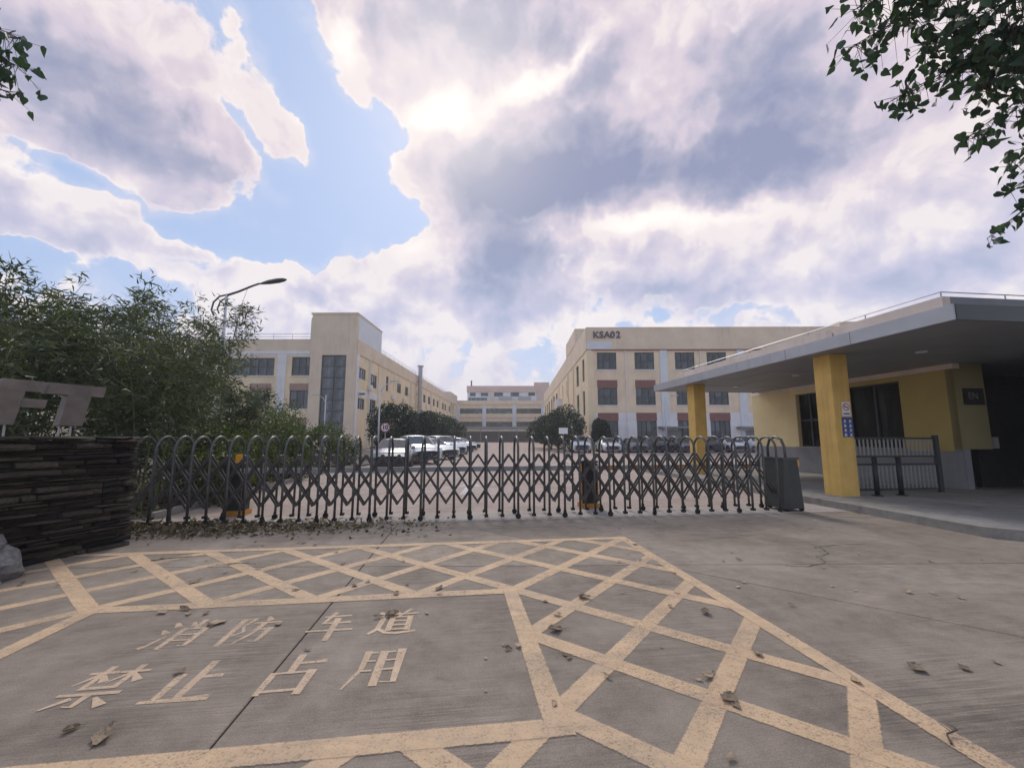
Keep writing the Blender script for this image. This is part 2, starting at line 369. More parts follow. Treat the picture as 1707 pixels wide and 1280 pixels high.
M['glass_tall'] = glass('stair_glass', (0.075, 0.09, 0.1), 0.08)
M['glass_blue'] = glass('blue_glass', (0.10, 0.17, 0.22), 0.1)
M['dark'] = surf('painted_shade', (0.02, 0.022, 0.022), 0.9, 0.3)  # near-black standing in for deep shade under the canopy
M['steel'] = surf('galvanised_steel', (0.42, 0.42, 0.43), 0.45, 0.18, 5, metal=0.6)
M['rail'] = surf('roof_rail_steel', (0.55, 0.55, 0.56), 0.5, 0.1, 5, metal=0.3)
M['letter_dark'] = surf('dark_letter_paint', (0.10, 0.09, 0.12), 0.5, 0.1, 4)
M['lamp_grey'] = surf('lamp_post_paint', (0.60, 0.61, 0.62), 0.45, 0.12, 4)
M['lamp_dark'] = surf('lamp_head_paint', (0.13, 0.14, 0.15), 0.4, 0.2, 4)
M['pillar'] = surf('yellow_pillar_paint', (0.77, 0.49, 0.13), 0.6, 0.14, 2.5, streak=0.6, dirt=(0.36, 0.2, 0.06), fine=0.1)
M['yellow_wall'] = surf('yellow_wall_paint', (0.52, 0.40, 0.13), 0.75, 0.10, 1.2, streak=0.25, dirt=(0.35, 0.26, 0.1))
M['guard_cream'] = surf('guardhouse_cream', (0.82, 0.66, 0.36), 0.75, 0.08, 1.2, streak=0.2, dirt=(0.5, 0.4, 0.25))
M['dado'] = surf('grey_dado', (0.27, 0.27, 0.28), 0.7, 0.12, 2.0, streak=0.4)
M['fascia'] = surf('aluminium_fascia', (0.47, 0.48, 0.50), 0.4, 0.1, 2.0, metal=0.3, streak=0.6, dirt=(0.3, 0.3, 0.3))
M['end_wall'] = surf('end_wall_shaded', (0.30, 0.25, 0.12), 0.75, 0.12, 1.2, streak=0.3)  # yellow wall tone darkened, canopy shade put into the colour
M['soffit'] = surf('soffit_board', (0.27, 0.28, 0.30), 0.55, 0.08, 1.2)
M['pink_parapet'] = surf('pinkish_parapet', (0.84, 0.69, 0.58), 0.85, 0.12, 1.2, streak=0.5, dirt=(0.35, 0.3, 0.26))
M['rail_black'] = surf('black_rail_paint', (0.03, 0.036, 0.036), 0.45, 0.3, 6)
M['baluster'] = surf('grey_baluster', (0.30, 0.30, 0.29), 0.45, 0.2, 6, metal=0.4)
M['sign_white'] = surf('sign_white', (0.78, 0.78, 0.78), 0.4, 0.05, 4)
M['sign_red'] = surf('sign_red', (0.55, 0.04, 0.04), 0.4, 0.05, 4)
M['sign_blue'] = surf('sign_blue', (0.03, 0.05, 0.22), 0.4, 0.08, 4)
M['slate'] = surf('ledge_stone', (0.08, 0.061, 0.045), 0.85, 0.7, 5.0, fine=0.9, rand=0.9, bumpd=0.03)
M['mortar'] = surf('wall_core', (0.03, 0.028, 0.026), 0.95, 0.3, 5)
M['boulder'] = surf('grey_boulder', (0.30, 0.28, 0.27), 0.85, 0.45, 5.0, fine=0.8, rand=0.25, bumpd=0.02)
M['letter_steel'] = surf('brushed_letter_steel', (0.22, 0.185, 0.16), 0.5, 0.35, 3.0, metal=0.6)
M['bark'] = surf('grey_bark', (0.13, 0.11, 0.09), 0.9, 0.4, 9, fine=0.7)
M['twig'] = surf('twig', (0.09, 0.075, 0.055), 0.85, 0.3, 12)
M['culm'] = surf('bamboo_culm', (0.16, 0.18, 0.07), 0.5, 0.35, 6)
M['bamboo_leaf'] = leafmat('bamboo_leaf', (0.042, 0.058, 0.034), (0.108, 0.120, 0.066), 0.36)
M['poplar_leaf'] = leafmat('broad_leaf', (0.026, 0.055, 0.038), (0.058, 0.10, 0.062), 0.3)
M['shrub_leaf'] = leafmat('shrub_leaf', (0.035, 0.060, 0.018), (0.11, 0.13, 0.035), 0.3)
M['dark_leaf'] = leafmat('evergreen_leaf', (0.014, 0.030, 0.018), (0.035, 0.060, 0.032), 0.15)
M['dry_leaf'] = surf('dry_leaf', (0.36, 0.265, 0.175), 0.85, 0.45, 25, rand=0.5)
M['litter'] = leafmat('leaf_litter', (0.06, 0.045, 0.028), (0.22, 0.16, 0.085), 0.1)

# ------------------------------------------------------------------ mesh helpers
class G:
    """Collects shapes and links them as ONE mesh object."""
    def __init__(s, T=None):
        s.v, s.f, s.uv, s.T = [], [], {}, T
    def add(s, verts, faces):
        o = len(s.v)
        s.v += [tuple(s.T(*p)) for p in verts] if s.T else [tuple(p) for p in verts]
        s.f += [tuple(i + o for i in f) for f in faces]
        return s
    def box(s, x0, x1, y0, y1, z0, z1):
        v = [(x0, y0, z0), (x1, y0, z0), (x1, y1, z0), (x0, y1, z0), (x0, y0, z1), (x1, y0, z1), (x1, y1, z1), (x0, y1, z1)]
        return s.add(v, [(0, 3, 2, 1), (4, 5, 6, 7), (0, 1, 5, 4), (1, 2, 6, 5), (2, 3, 7, 6), (3, 0, 4, 7)])
    def bbox(s, x0, x1, y0, y1, z0, z1, b=0.01):
        """box with chamfered vertical and top edges"""
        def ring(e, z): return [(x0 + e + b, y0 + e, z), (x1 - e - b, y0 + e, z), (x1 - e, y0 + e + b, z), (x1 - e, y1 - e - b, z), (x1 - e - b, y1 - e, z), (x0 + e + b, y1 - e, z), (x0 + e, y1 - e - b, z), (x0 + e, y0 + e + b, z)]
        v = ring(0, z0) + ring(0, z1 - b) + ring(b, z1)
        f = [tuple(range(7, -1, -1)), tuple(range(16, 24))]
        for k in (0, 8):
            for i in range(8): f.append((k + i, k + (i + 1) % 8, k + 8 + (i + 1) % 8, k + 8 + i))
        return s.add(v, f)
    def rod(s, p0, p1, r0, r1=None, n=8, cap=True):
        return s.tube([p0, p1], [r0, r0 if r1 is None else r1], n, cap)
    def tube(s, pts, r, n=8, cap=True):
        pts = [Vector(p) for p in pts]
        if not isinstance(r, (list, tuple)): r = [r] * len(pts)
        v, f = [], []
        t0 = (pts[1] - pts[0]).normalized()
        up = Vector((0, 0, 1)) if abs(t0.z) < 0.9 else Vector((1, 0, 0))
        a = t0.cross(up).normalized()
        for i, p in enumerate(pts):
            t = (pts[min(i + 1, len(pts) - 1)] - pts[max(i - 1, 0)]).normalized()
            a = (a - t * a.dot(t)).normalized(); b = t.cross(a)
            for k in range(n):
                q = 2 * math.pi * k / n
                v.append(p + (a * math.cos(q) + b * math.sin(q)) * r[i])
        for i in range(len(pts) - 1):
            for k in range(n):
                f.append((i * n + k, i * n + (k + 1) % n, (i + 1) * n + (k + 1) % n, (i + 1) * n + k))
        if cap:
            f.append(tuple(range(n - 1, -1, -1))); f.append(tuple(range((len(pts) - 1) * n, len(pts) * n)))
        return s.add(v, f)
    def bar(s, p0, p1, w, d, side=(0, 1, 0)):
        """flat bar from p0 to p1: d thick along side, w wide across"""
        p0, p1, sd = Vector(p0), Vector(p1), Vector(side).normalized()
        t = (p1 - p0).normalized(); a = t.cross(sd).normalized() * (w / 2); b = sd * (d / 2)
        v = [p + q for p in (p0, p1) for q in (a + b, a - b, -a - b, -a + b)]
        return s.add(v, [(0, 1, 2, 3), (7, 6, 5, 4), (0, 4, 5, 1), (1, 5, 6, 2), (2, 6, 7, 3), (3, 7, 4, 0)])
    def prism(s, poly, z0, z1, xf=None):
        n = len(poly)
        v = [(x, y, z) for z in (z0, z1) for x, y in poly]
        if xf: v = [xf(*p) for p in v]
        f = [tuple(range(n - 1, -1, -1)), tuple(range(n, 2 * n))] + [(i, (i + 1) % n, n + (i + 1) % n, n + i) for i in range(n)]
        return s.add(v, f)
    def sphere(s, c, r, nu=10, nv=6, squash=1.0):
        v = [(c[0], c[1], c[2] - r * squash)]
        for j in range(1, nv):
            a = math.pi * j / nv - math.pi / 2
            for i in range(nu):
                q = 2 * math.pi * i / nu
                v.append((c[0] + r * math.cos(a) * math.cos(q), c[1] + r * math.cos(a) * math.sin(q), c[2] + r * squash * math.sin(a)))
        v.append((c[0], c[1], c[2] + r * squash)); top = len(v) - 1
        f = [(0, 1 + (i + 1) % nu, 1 + i) for i in range(nu)]
        for j in range(nv - 2):
            for i in range(nu):
                f.append((1 + j * nu + i, 1 + j * nu + (i + 1) % nu, 1 + (j + 1) * nu + (i + 1) % nu, 1 + (j + 1) * nu + i))
        f += [(1 + (nv - 2) * nu + i, 1 + (nv - 2) * nu + (i + 1) % nu, top) for i in range(nu)]
        return s.add(v, f)
    def mesh(s, name, mat, smooth=False):
        me = bpy.data.meshes.new(name); me.from_pydata(s.v, [], s.f); me.update()
        if mat: me.materials.append(M[mat])
        if smooth: me.polygons.foreach_set('use_smooth', [True] * len(me.polygons))
        return me
    def obj(s, name, mat, parent=None, smooth=False):
        return link(name, s.mesh(name, mat, smooth), parent)

def link(name, me, parent=None):
    o = bpy.data.objects.new(name, me); COL.objects.link(o)
    if parent is not None: o.parent = parent
    return o

def tag(o, label=None, cat=None, group=None, kind=None):
    if label: o['label'] = label
    if cat: o['category'] = cat
    if group: o['group'] = group
    if kind: o['kind'] = kind
    return o

def thing(name, loc, label, cat, group=None, rz=0.0):
    o = bpy.data.objects.new(name, None); COL.objects.link(o)
    o.location = loc; o.rotation_euler = (0, 0, rz); o.empty_display_size = 0.2
    return tag(o, label, cat, group)

def copy_tree(o, parent=None):
    c = o.copy(); COL.objects.link(c); c.parent = parent
    for ch in list(o.children): copy_tree(ch, c)
    return c

def structure(g, name, mat, parent=None):
    return tag(g.obj(name, mat, parent), kind='structure')

TH = R(7.5)                                             # the gate line, markings and apron are turned 7.5 degrees to the lens
def site(x, y, z=0.0):
    return Vector((x * math.cos(TH) - y * math.sin(TH), x * math.sin(TH) + y * math.cos(TH), z))

# ------------------------------------------------------------------ ground
g = G(); g.add([(-900, -600, -0.06), (900, -600, -0.06), (900, 1500, -0.06), (-900, 1500, -0.06)], [(0, 1, 2, 3)])
structure(g, 'ground', 'grass')

def split(polys, p, q):
    """cut convex polygons by the line through p and q"""
    p, q = Vector(p), Vector(q); n = Vector((-(q - p).y, (q - p).x)).normalized(); out = []
    for poly in polys:
        for s in (1, -1):
            r = []
            for i, a in enumerate(poly):
                b = poly[(i + 1) % len(poly)]
                da, db = s * n.dot(a - p), s * n.dot(b - p)
                if da >= 0: r.append(a)
                if da * db < 0: r.append(a + (b - a) * (da / (da - db)))
            if len(r) > 2: out.append(r)
    return out

def S2(x, y): return site(x, y).to_2d()
GATE_Y = 8.2
apron = bpy.data.objects.new('concrete_forecourt', None); COL.objects.link(apron); tag(apron, kind='structure')
polys = [[S2(-16, -7), S2(14, -7), S2(14, GATE_Y - 0.12), S2(-16, GATE_Y - 0.12)]]
for a, b in (((-1.94, 6.62), (-1.51, 2.23)), ((-3.27, 5.29), (1.06, 5.36)), (S2(0, 7.45), S2(5, 7.5)),
             ((2.02, 5.17), (3.99, 3.52)), ((-8.2, 6.0), (-7.6, 0.5)), ((7.2, 8.0), (7.1, 1.0)), (S2(-3, 0.4), S2(3, 0.4))):
    polys = split(polys, a, b)
def shrink(poly, d):
    c = sum(poly, Vector((0, 0))) / len(poly); out = []
    n = len(poly)
    for i in range(n):
        a, b, e = poly[i - 1], poly[i], poly[(i + 1) % n]
        t1, t2 = (b - a).normalized(), (e - b).normalized()
        n1, n2 = Vector((-t1.y, t1.x)), Vector((-t2.y, t2.x))
        k = (n1 + n2); out.append(b + k * (d / max(0.35, 0.5 * k.length_squared)))
    return out
def area2(p): return sum(p[i].x * p[(i + 1) % len(p)].y - p[(i + 1) % len(p)].x * p[i].y for i in range(len(p)))
for p in polys:
    if abs(area2(p)) < 0.05: continue
    if area2(p) < 0: p = p[::-1]
    q = shrink(p, 0.006); q2 = shrink(p, 0.012)
    n = len(q); dz = rng.uniform(-0.0015, 0.0)
    v = [(a.x, a.y, -0.05) for a in q] + [(a.x, a.y, dz - 0.005) for a in q] + [(a.x, a.y, dz) for a in q2]
    f = [tuple(range(2 * n, 3 * n))] + [(k + i, k + (i + 1) % n, k + n + (i + 1) % n, k + n + i) for k in (0, n) for i in range(n)]
    G().add(v, f).obj('concrete_slab', 'apron', apron)
g = G(); g.add([site(-16, -7, -0.02), site(14, -7, -0.02), site(14, GATE_Y, -0.02), site(-16, GATE_Y, -0.02)], [(0, 1, 2, 3)])
g.obj('joint_filler', 'joint', apron)

g = G(); g.box(-16, 14, GATE_Y - 0.11, GATE_Y + 0.85, -0.05, 0.003); g.v = [tuple(site(*p)) for p in g.v]
structure(g, 'gate_track', 'band')
# yard road beyond the gate
g = G()
yard = [(-5.6, 9.05), (14.0, 9.05), (60, 30), (60, 140), (-19, 140), (-19, 53), (-7.0, 36), (-8.2, 19)]
g.add([(*S2(x, y), 0.0) if y < 10 else (x, y, 0.0) for x, y in yard], [tuple(range(len(yard)))])
structure(g, 'yard_road', 'yard')
g = G()
bed = [tuple(S2(-16, 9.05)), tuple(S2(-5.7, 9.05)), (-8.25, 19), (-7.05, 36), (-19.2, 53), (-60, 53), (-60, 9)]
g.add([(x, y, -0.004) for x, y in bed], [tuple(range(len(bed)))])
structure(g, 'planting_bed', 'earth')
g = G()
k = [S2(-5.66, 9.05), Vector((-8.2, 19)), Vector((-7.02, 36))]
for a, b in zip(k, k[1:]):
    t = (b - a).normalized(); n = Vector((-t.y, t.x)) * 0.12
    g.prism([tuple(a), tuple(b), tuple(b + n), tuple(a + n)], -0.05, 0.12)
structure(g, 'kerb', 'platform')
cr = [(3.35, 5.35), (3.55, 5.3), (3.9, 5.45), (4.0, 5.75), (4.25, 5.85), (4.35, 6.2), (4.7, 6.35), (5.3, 6.4)]
g = G(); k = 0
pts = []
for a, b in zip(cr, cr[1:]):
    for i in range(5): pts.append(Vector(a).lerp(Vector(b), i / 5) + Vector((rng.uniform(-0.02, 0.02), rng.uniform(-0.02, 0.02))))
for a, b in zip(pts, pts[1:]):
    n = Vector((-(b - a).y, (b - a).x)).normalized() * rng.uniform(0.003, 0.007)
    g.add([(*(a - n), 0.002), (*(b - n), 0.002), (*(b + n), 0.002), (*(a + n), 0.002)], [(0, 1, 2, 3)])
g.obj('crack', 'joint', apron)
# white paint in the yard
def flat(name, polyg, z, mat, parent=None, across=None):
    me = bpy.data.meshes.new(name); me.from_pydata([(x, y, z) for x, y in polyg], [], [tuple(range(len(polyg)))])
    me.materials.append(M[mat]); uvl = me.uv_layers.new(name='UVMap')
    for i, l in enumerate(me.loops):
        uvl.data[i].uv = across[l.vertex_index] if across else (0.5, 0.5)
    return link(name, me, parent)
ar = thing('lane_arrow', (-1.35, 13.6, 0), 'worn white arrow painted on the yard road behind the gate', 'road marking', rz=R(0))
flat('arrow_head', [(-0.38, 0.0), (0.38, 0.0), (0, 1.3)], 0.004, 'white_line', ar)
flat('arrow_shaft', [(-0.09, -2.0), (0.09, -2.0), (0.09, 0.0), (-0.09, 0.0)], 0.006, 'white_line', ar)
for (x, y, w, h, lab) in ((3.0, 12.5, 2.6, 0.14, 'white stop line painted on the yard right of the barrier post'),
                          (3.6, 24.0, 0.15, 10.0, 'long white lane line painted along the yard road')):
    o = flat('painted_line', [(-w / 2, -h / 2), (w / 2, -h / 2), (w / 2, h / 2), (-w / 2, h / 2)], 0.004, 'white_line')
    o.location = (x, y, 0); tag(o, lab, 'road marking')

# ------------------------------------------------------------------ yellow box hatching and lettering
hatch = thing('box_marking', (0, 0, 0), 'yellow crosshatched frame painted on the concrete before the gate', 'road marking', rz=TH)
OX0, OX1, OY0, OY1 = -5.3, 2.57, 0.45, 6.47
IX0, IX1, IY0, IY1 = -3.22, 0.57, 2.42, 4.46
HW = 0.08
def stripe(a, b, w, z, name='stripe'):
    a, b = Vector(a), Vector(b); t = (b - a).normalized(); n = Vector((-t.y, t.x)) * (w / 2)
    nseg = max(1, int((b - a).length / 0.5)); vs = []; uv = []
    for i in range(nseg + 1):
        p = a + (b - a) * (i / nseg)
        vs += [p - n, p + n]; uv += [(i * 0.5, 0.0), (i * 0.5, 1.0)]
    me = bpy.data.meshes.new(name)
    me.from_pydata([(p.x, p.y, z) for p in vs], [], [(2 * i, 2 * i + 2, 2 * i + 3, 2 * i + 1) for i in range(nseg)])
    me.materials.append(M['yellow_line']); ul = me.uv_layers.new(name='UVMap')
    for i, l in enumerate(me.loops): ul.data[i].uv = uv[l.vertex_index]
    return link(name, me, hatch)
def band_spans(p, d):
    """parts of the line p + t d inside the outer and outside the inner rectangle"""
    def rng_t(x0, x1, y0, y1):
        lo, hi = -1e9, 1e9
        for (pp, dd, a, b) in ((p.x, d.x, x0, x1), (p.y, d.y, y0, y1)):
            t0, t1 = sorted(((a - pp) / dd, (b - pp) / dd)); lo, hi = max(lo, t0), min(hi, t1)
        return (lo, hi) if hi > lo else None
    o = rng_t(OX0, OX1, OY0, OY1)
    if not o: return []
    i = rng_t(IX0, IX1, IY0, IY1)
    if not i: return [o]
    return [s for s in ((o[0], i[0]), (i[1], o[1])) if s[1] - s[0] > 0.12]
for kx in range(-3, 13):
    c = kx * 0.97
    p, d = Vector((0, c)), Vector((1, 1)).normalized()
    for t0, t1 in band_spans(p, d): stripe(p + d * t0, p + d * t1, 0.15, 0.002)
for c in (-4.0, -3.0, -2.0, -0.9, 0.2, 1.22, 2.2, 3.13, 4.1, 5.1, 6.35, 7.4, 8.3):
    p, d = Vector((0, c)), Vector((1, -1)).normalized()
    for t0, t1 in band_spans(p, d): stripe(p + d * t0, p + d * t1, 0.16, 0.003)
for (a, b) in (((OX0, OY0), (OX1, OY0)), ((OX0, OY1), (OX1, OY1)), ((IX0 - HW, IY0), (IX1 + HW, IY0)), ((IX0 - HW, IY1), (IX1 + HW, IY1))):
    stripe(a, b, 0.155, 0.004, 'border')
for (a, b) in (((OX0, OY0 - HW), (OX0, OY1 + HW)), ((OX1, OY0 - HW), (OX1, OY1 + HW)), ((IX0, IY0), (IX0, IY1)), ((IX1, IY0), (IX1, IY1))):
    stripe(a, b, 0.155, 0.005, 'border')

GLYPH = {
 'xiao': [([(.06,.94),(.19,.80)],.05,.12), ([(.0,.66),(.13,.54)],.05,.12), ([(.02,.06),(.1,.14),(.22,.44)],.1,.03), ([(.62,1.02),(.62,.72)],.09,.09), ([(.42,.95),(.52,.79)],.04,.1), ([(.88,.97),(.75,.79)],.1,.04), ([(.41,.69),(.41,.0)],.09,.08), ([(.41,.68),(.86,.68)],.05,.05), ([(.86,.71),(.86,.08),(.72,.09)],.1,.04), ([(.43,.47),(.84,.47)],.045,.045), ([(.43,.27),(.84,.27)],.045,.045)],
 'fang': [([(.12,.95),(.12,.0)],.1,.08), ([(.14,.93),(.36,.93)],.05,.05), ([(.37,.95),(.25,.66)],.08,.04), ([(.25,.66),(.37,.44),(.2,.33)],.05,.06), ([(.6,1.02),(.71,.86)],.05,.12), ([(.42,.77),(1.0,.78)],.05,.06), ([(.65,.77),(.6,.38),(.38,.0)],.1,.03), ([(.63,.51),(.88,.52)],.05,.05), ([(.89,.55),(.84,.08),(.68,.1)],.1,.03)],
 'che': [([(.22,.87),(.82,.89)],.05,.06), ([(.43,1.03),(.28,.58)],.09,.05), ([(.28,.6),(.88,.61)],.05,.06), ([(.02,.32),(1.0,.33)],.055,.075), ([(.56,.78),(.56,-.03)],.11,.09)],
 'dao': [([(.1,.94),(.22,.80)],.05,.13), ([(.04,.67),(.25,.69)],.05,.05), ([(.22,.69),(.17,.3)],.1,.09), ([(.0,.1),(.18,.28)],.06,.09), ([(.16,.28),(.36,.12),(.6,.08),(1.0,.14)],.08,.07), ([(.42,.99),(.52,.86)],.05,.1), ([(.82,1.02),(.66,.85)],.1,.05), ([(.31,.82),(1.0,.84)],.05,.06), ([(.62,.83),(.56,.7)],.08,.06), ([(.43,.72),(.41,.19)],.1,.1), ([(.84,.72),(.82,.19)],.1,.1), ([(.45,.70),(.82,.70)],.05,.05), ([(.45,.54),(.82,.54)],.045,.045), ([(.45,.38),(.82,.38)],.045,.045), ([(.45,.22),(.82,.22)],.045,.045)],
 'jin': [([(.02,.85),(.47,.86)],.05,.06), ([(.26,1.02),(.25,.50)],.09,.07), ([(.24,.84),(.02,.55)],.08,.02), ([(.27,.82),(.43,.62)],.03,.11), ([(.52,.85),(.98,.86)],.05,.06), ([(.75,1.02),(.74,.50)],.09,.07), ([(.73,.84),(.5,.58)],.08,.02), ([(.76,.82),(.97,.6)],.03,.12), ([(.22,.45),(.78,.46)],.055,.065), ([(.05,.31),(.95,.32)],.055,.07), ([(.51,.31),(.5,.04),(.36,.06)],.1,.03), ([(.31,.22),(.08,.02)],.09,.03), ([(.68,.22),(.9,.04)],.04,.13)],
 'zhi': [([(.53,1.0),(.52,.05)],.11,.1), ([(.54,.57),(.9,.59)],.05,.09), ([(.2,.66),(.2,.05)],.11,.09), ([(.0,.03),(.72,.04),(1.0,.06)],.055,.13)],
 'zhan': [([(.48,1.02),(.47,.5)],.11,.09), ([(.5,.77),(.78,.78)],.05,.05), ([(.82,.78),(.98,.80)],.05,.1), ([(.2,.52),(.16,.0)],.1,.08), ([(.2,.51),(.78,.52)],.05,.05), ([(.84,.55),(.8,-.02)],.12,.1), ([(.19,.07),(.78,.08)],.055,.055)],
 'yong': [([(.27,.98),(.24,.45),(.04,.0)],.11,.03), ([(.28,.94),(.46,.94)],.045,.045), ([(.62,.94),(.78,.95)],.045,.045), ([(.9,1.0),(.87,.1),(.64,.12)],.13,.03), ([(.57,.96),(.54,.04)],.12,.11), ([(.27,.69),(.44,.69)],.045,.04), ([(.62,.69),(.82,.70)],.04,.045), ([(.24,.42),(.43,.42)],.045,.04), ([(.6,.43),(.82,.44)],.04,.045)],
}
def glyph(name, x, y, w, h, parent):
    vs, fs, uv = [], [], []
    for si, (pts, w0, w1) in enumerate(GLYPH[name]):
        pts = [Vector((a * w, b * h)) for a, b in pts]; n = len(pts); z = 0.002 + si * 0.00025; o = len(vs)
        for i, p in enumerate(pts):
            t = (pts[min(i + 1, n - 1)] - pts[max(i - 1, 0)]).normalized(); nn = Vector((-t.y, t.x))
            ww = (w0 + (w1 - w0) * i / (n - 1)) * 0.5 * (w + h) / 2 * 1.18
            q = p - t * ww * 0.3 if i == 0 else (p + t * ww * 0.3 if i == n - 1 else p)
            for sgn, vv in ((-1, 0.1), (1, 0.9)):
                e = q + nn * ww * sgn; vs.append((e.x, e.y, z)); uv.append((i, vv))
        for i in range(n - 1): fs.append((o + 2 * i, o + 2 * i + 2, o + 2 * i + 3, o + 2 * i + 1))
    me = bpy.data.meshes.new('painted_character'); me.from_pydata(vs, [], fs); me.materials.append(M['text_line'])
    ul = me.uv_layers.new(name='UVMap')
    for i, l in enumerate(me.loops): ul.data[i].uv = uv[l.vertex_index]
    ob = link('painted_character', me, parent); ob.location = (x, y, 0); return ob
t1 = thing('painted_lettering', (0, 0, 0), 'upper row of four painted Chinese characters inside the yellow frame', 'lettering', rz=TH)
for nm, x in (('xiao', -2.31), ('fang', -1.80), ('che', -1.18), ('dao', -0.67)):
    glyph(nm, x, 3.62, 0.36, 0.49, t1)
t2 = thing('painted_lettering', (0, 0, 0), 'lower row of four painted Chinese characters, nearer the camera', 'lettering', rz=TH)
for nm, x in (('jin', -2.37), ('zhi', -1.83), ('zhan', -1.24), ('yong', -0.70)):
    glyph(nm, x, 2.93, 0.37, 0.46, t2)

# ------------------------------------------------------------------ buildings
def front(x, z, d): return (x, -d, z)           # facade facing -y
def side_r(x, z, d): return (d, x, z)           # facade on the plane x=0 facing +x
def side_l(x, z, d): return (-d, x, z)          # facade facing -x

def flipfix(g):
    return g

def facade(name, xf, x0, x1, z0, z1, rects, mat, parent, reveal=0.22, off=0.0):
    """wall sheet with real openings and reveals; rects = (x0, x1, z0, z1)"""
    xs = sorted({x0, x1, *[r[0] for r in rects], *[r[1] for r in rects]}); zs = sorted({z0, z1, *[r[2] for r in rects], *[r[3] for r in rects]})
    xs = [x for x in xs if x0 <= x <= x1]; zs = [z for z in zs if z0 <= z <= z1]
    g = G()
    for i in range(len(xs) - 1):
        for j in range(len(zs) - 1):
            cx, cz = (xs[i] + xs[i + 1]) / 2, (zs[j] + zs[j + 1]) / 2
            if any(r[0] < cx < r[1] and r[2] < cz < r[3] for r in rects): continue
            g.add([xf(xs[i], zs[j], off), xf(xs[i + 1], zs[j], off), xf(xs[i + 1], zs[j + 1], off), xf(xs[i], zs[j + 1], off)], [(0, 1, 2, 3)])
    for (a, b, c, d) in rects:
        q = [(a, c), (b, c), (b, d), (a, d)]
        for k in range(4):
            p, r = q[k], q[(k + 1) % 4]
            g.add([xf(*p, off), xf(*r, off), xf(*r, off - reveal), xf(*p, off - reveal)], [(0, 1, 2, 3)])
    return g.obj(name, mat, parent)

def fbox(xf, x0, x1, z0, z1, d0, d1, g=None):
    g = g or G()
    v = [xf(x, z, d) for d in (d0, d1) for x, z in ((x0, z0), (x1, z0), (x1, z1), (x0, z1))]
    return g.add(v, [(3, 2, 1, 0), (4, 5, 6, 7), (0, 1, 5, 4), (1, 2, 6, 5), (2, 3, 7, 6), (3, 0, 4, 7)])

PANES = {}
def window(xf, rect, nx, ny, parent, depth=-0.16, mat='glass', bar=0.07, blind=False):
    a, b, c, d = rect
    g = G()
    for i in range(nx + 1):
        x = a + (b - a) * i / nx; w = bar if 0 < i < nx else bar * 1.3
        fbox(xf, max(a + 0.004, x - w / 2), min(b - 0.004, x + w / 2), c + 0.004, d - 0.004, depth - 0.03, depth + 0.05, g)
    for j in range(ny + 1):
        z = c + (d - c) * j / ny; w = bar if 0 < j < ny else bar * 1.3
        fbox(xf, a + 0.004, b - 0.004, max(c + 0.004, z - w / 2), min(d - 0.004, z + w / 2), depth - 0.025, depth + 0.045, g)
    fr = g.obj('window', 'frame', parent)
    for i in range(nx):
        for j in range(ny):
            key = (xf.__name__, round((b - a) / nx, 3), round((d - c) / ny, 3), mat)
            if key not in PANES:
                pg = G(); w, h = (b - a) / nx, (d - c) / ny
                o0 = Vector(xf(0, 0, 0)); pg.add([Vector(xf(*q, 0)) - o0 for q in ((0, 0), (w, 0), (w, h), (0, h))], [(0, 1, 2, 3)])
                PANES[key] = pg.mesh('pane', mat)
            o = link('pane', PANES[key], fr)
            o.location = xf(a + (b - a) * i / nx, c + (d - c) * j / ny, depth)
            o.rotation_euler = (rng.uniform(-0.006, 0.006), rng.uniform(-0.006, 0.006), rng.uniform(-0.012, 0.012))
    return fr

def roof_rail(xf, x0, x1, z, parent, step=2.4, h=0.75, d=-0.25):
    g = G()
    for hh in (h, h * 0.5): g.rod(xf(x0, z + hh, d), xf(x1, z + hh, d), 0.03, n=5)
    n = max(1, int(abs(x1 - x0) / step))
    for i in range(n + 1): g.rod(xf(x0 + (x1 - x0) * i / n, z, d), xf(x0 + (x1 - x0) * i / n, z + h, d), 0.03, n=5)
    return g.obj('roof_railing', 'rail', parent)

# ---- left factory block
LB = thing('factory_building', (-19.55, 52, 0), 'cream three storey factory with stair tower, left of the yard', 'building', rz=R(-0.7))
LW, LD = 40, 88
stair = (-4.3, -1.2, 0.5, 11.75)
wins = []
for x in (-8.2, -13.2, -18.2, -23.2, -28.2):
    for (z0, z1) in ((5.05, 7.35), (1.0, 3.1)): wins.append((x, x + 2.6, z0, z1))
wins += [(-8.15, -5.55, 9.2, 11.55), (-16.7, -10.35, 9.2, 11.45), (-25.0, -18.4, 9.2, 11.45)]
facade('front_wall', front, -LW, 0, 0, 11.95, wins + [stair], 'cream_yellow', LB)
fbox(front, -LW, -5.75, 11.95, 13.85, -0.3, 0.06).obj('parapet', 'beige', LB)
fbox(front, -LW, -5.4, 11.72, 11.92, 0.0, 0.03).obj('string_course', 'white_wall', LB)
fbox(front, -LW, -5.4, 11.94, 12.32, 0.0, 0.085).obj('white_band', 'white_wall', LB)
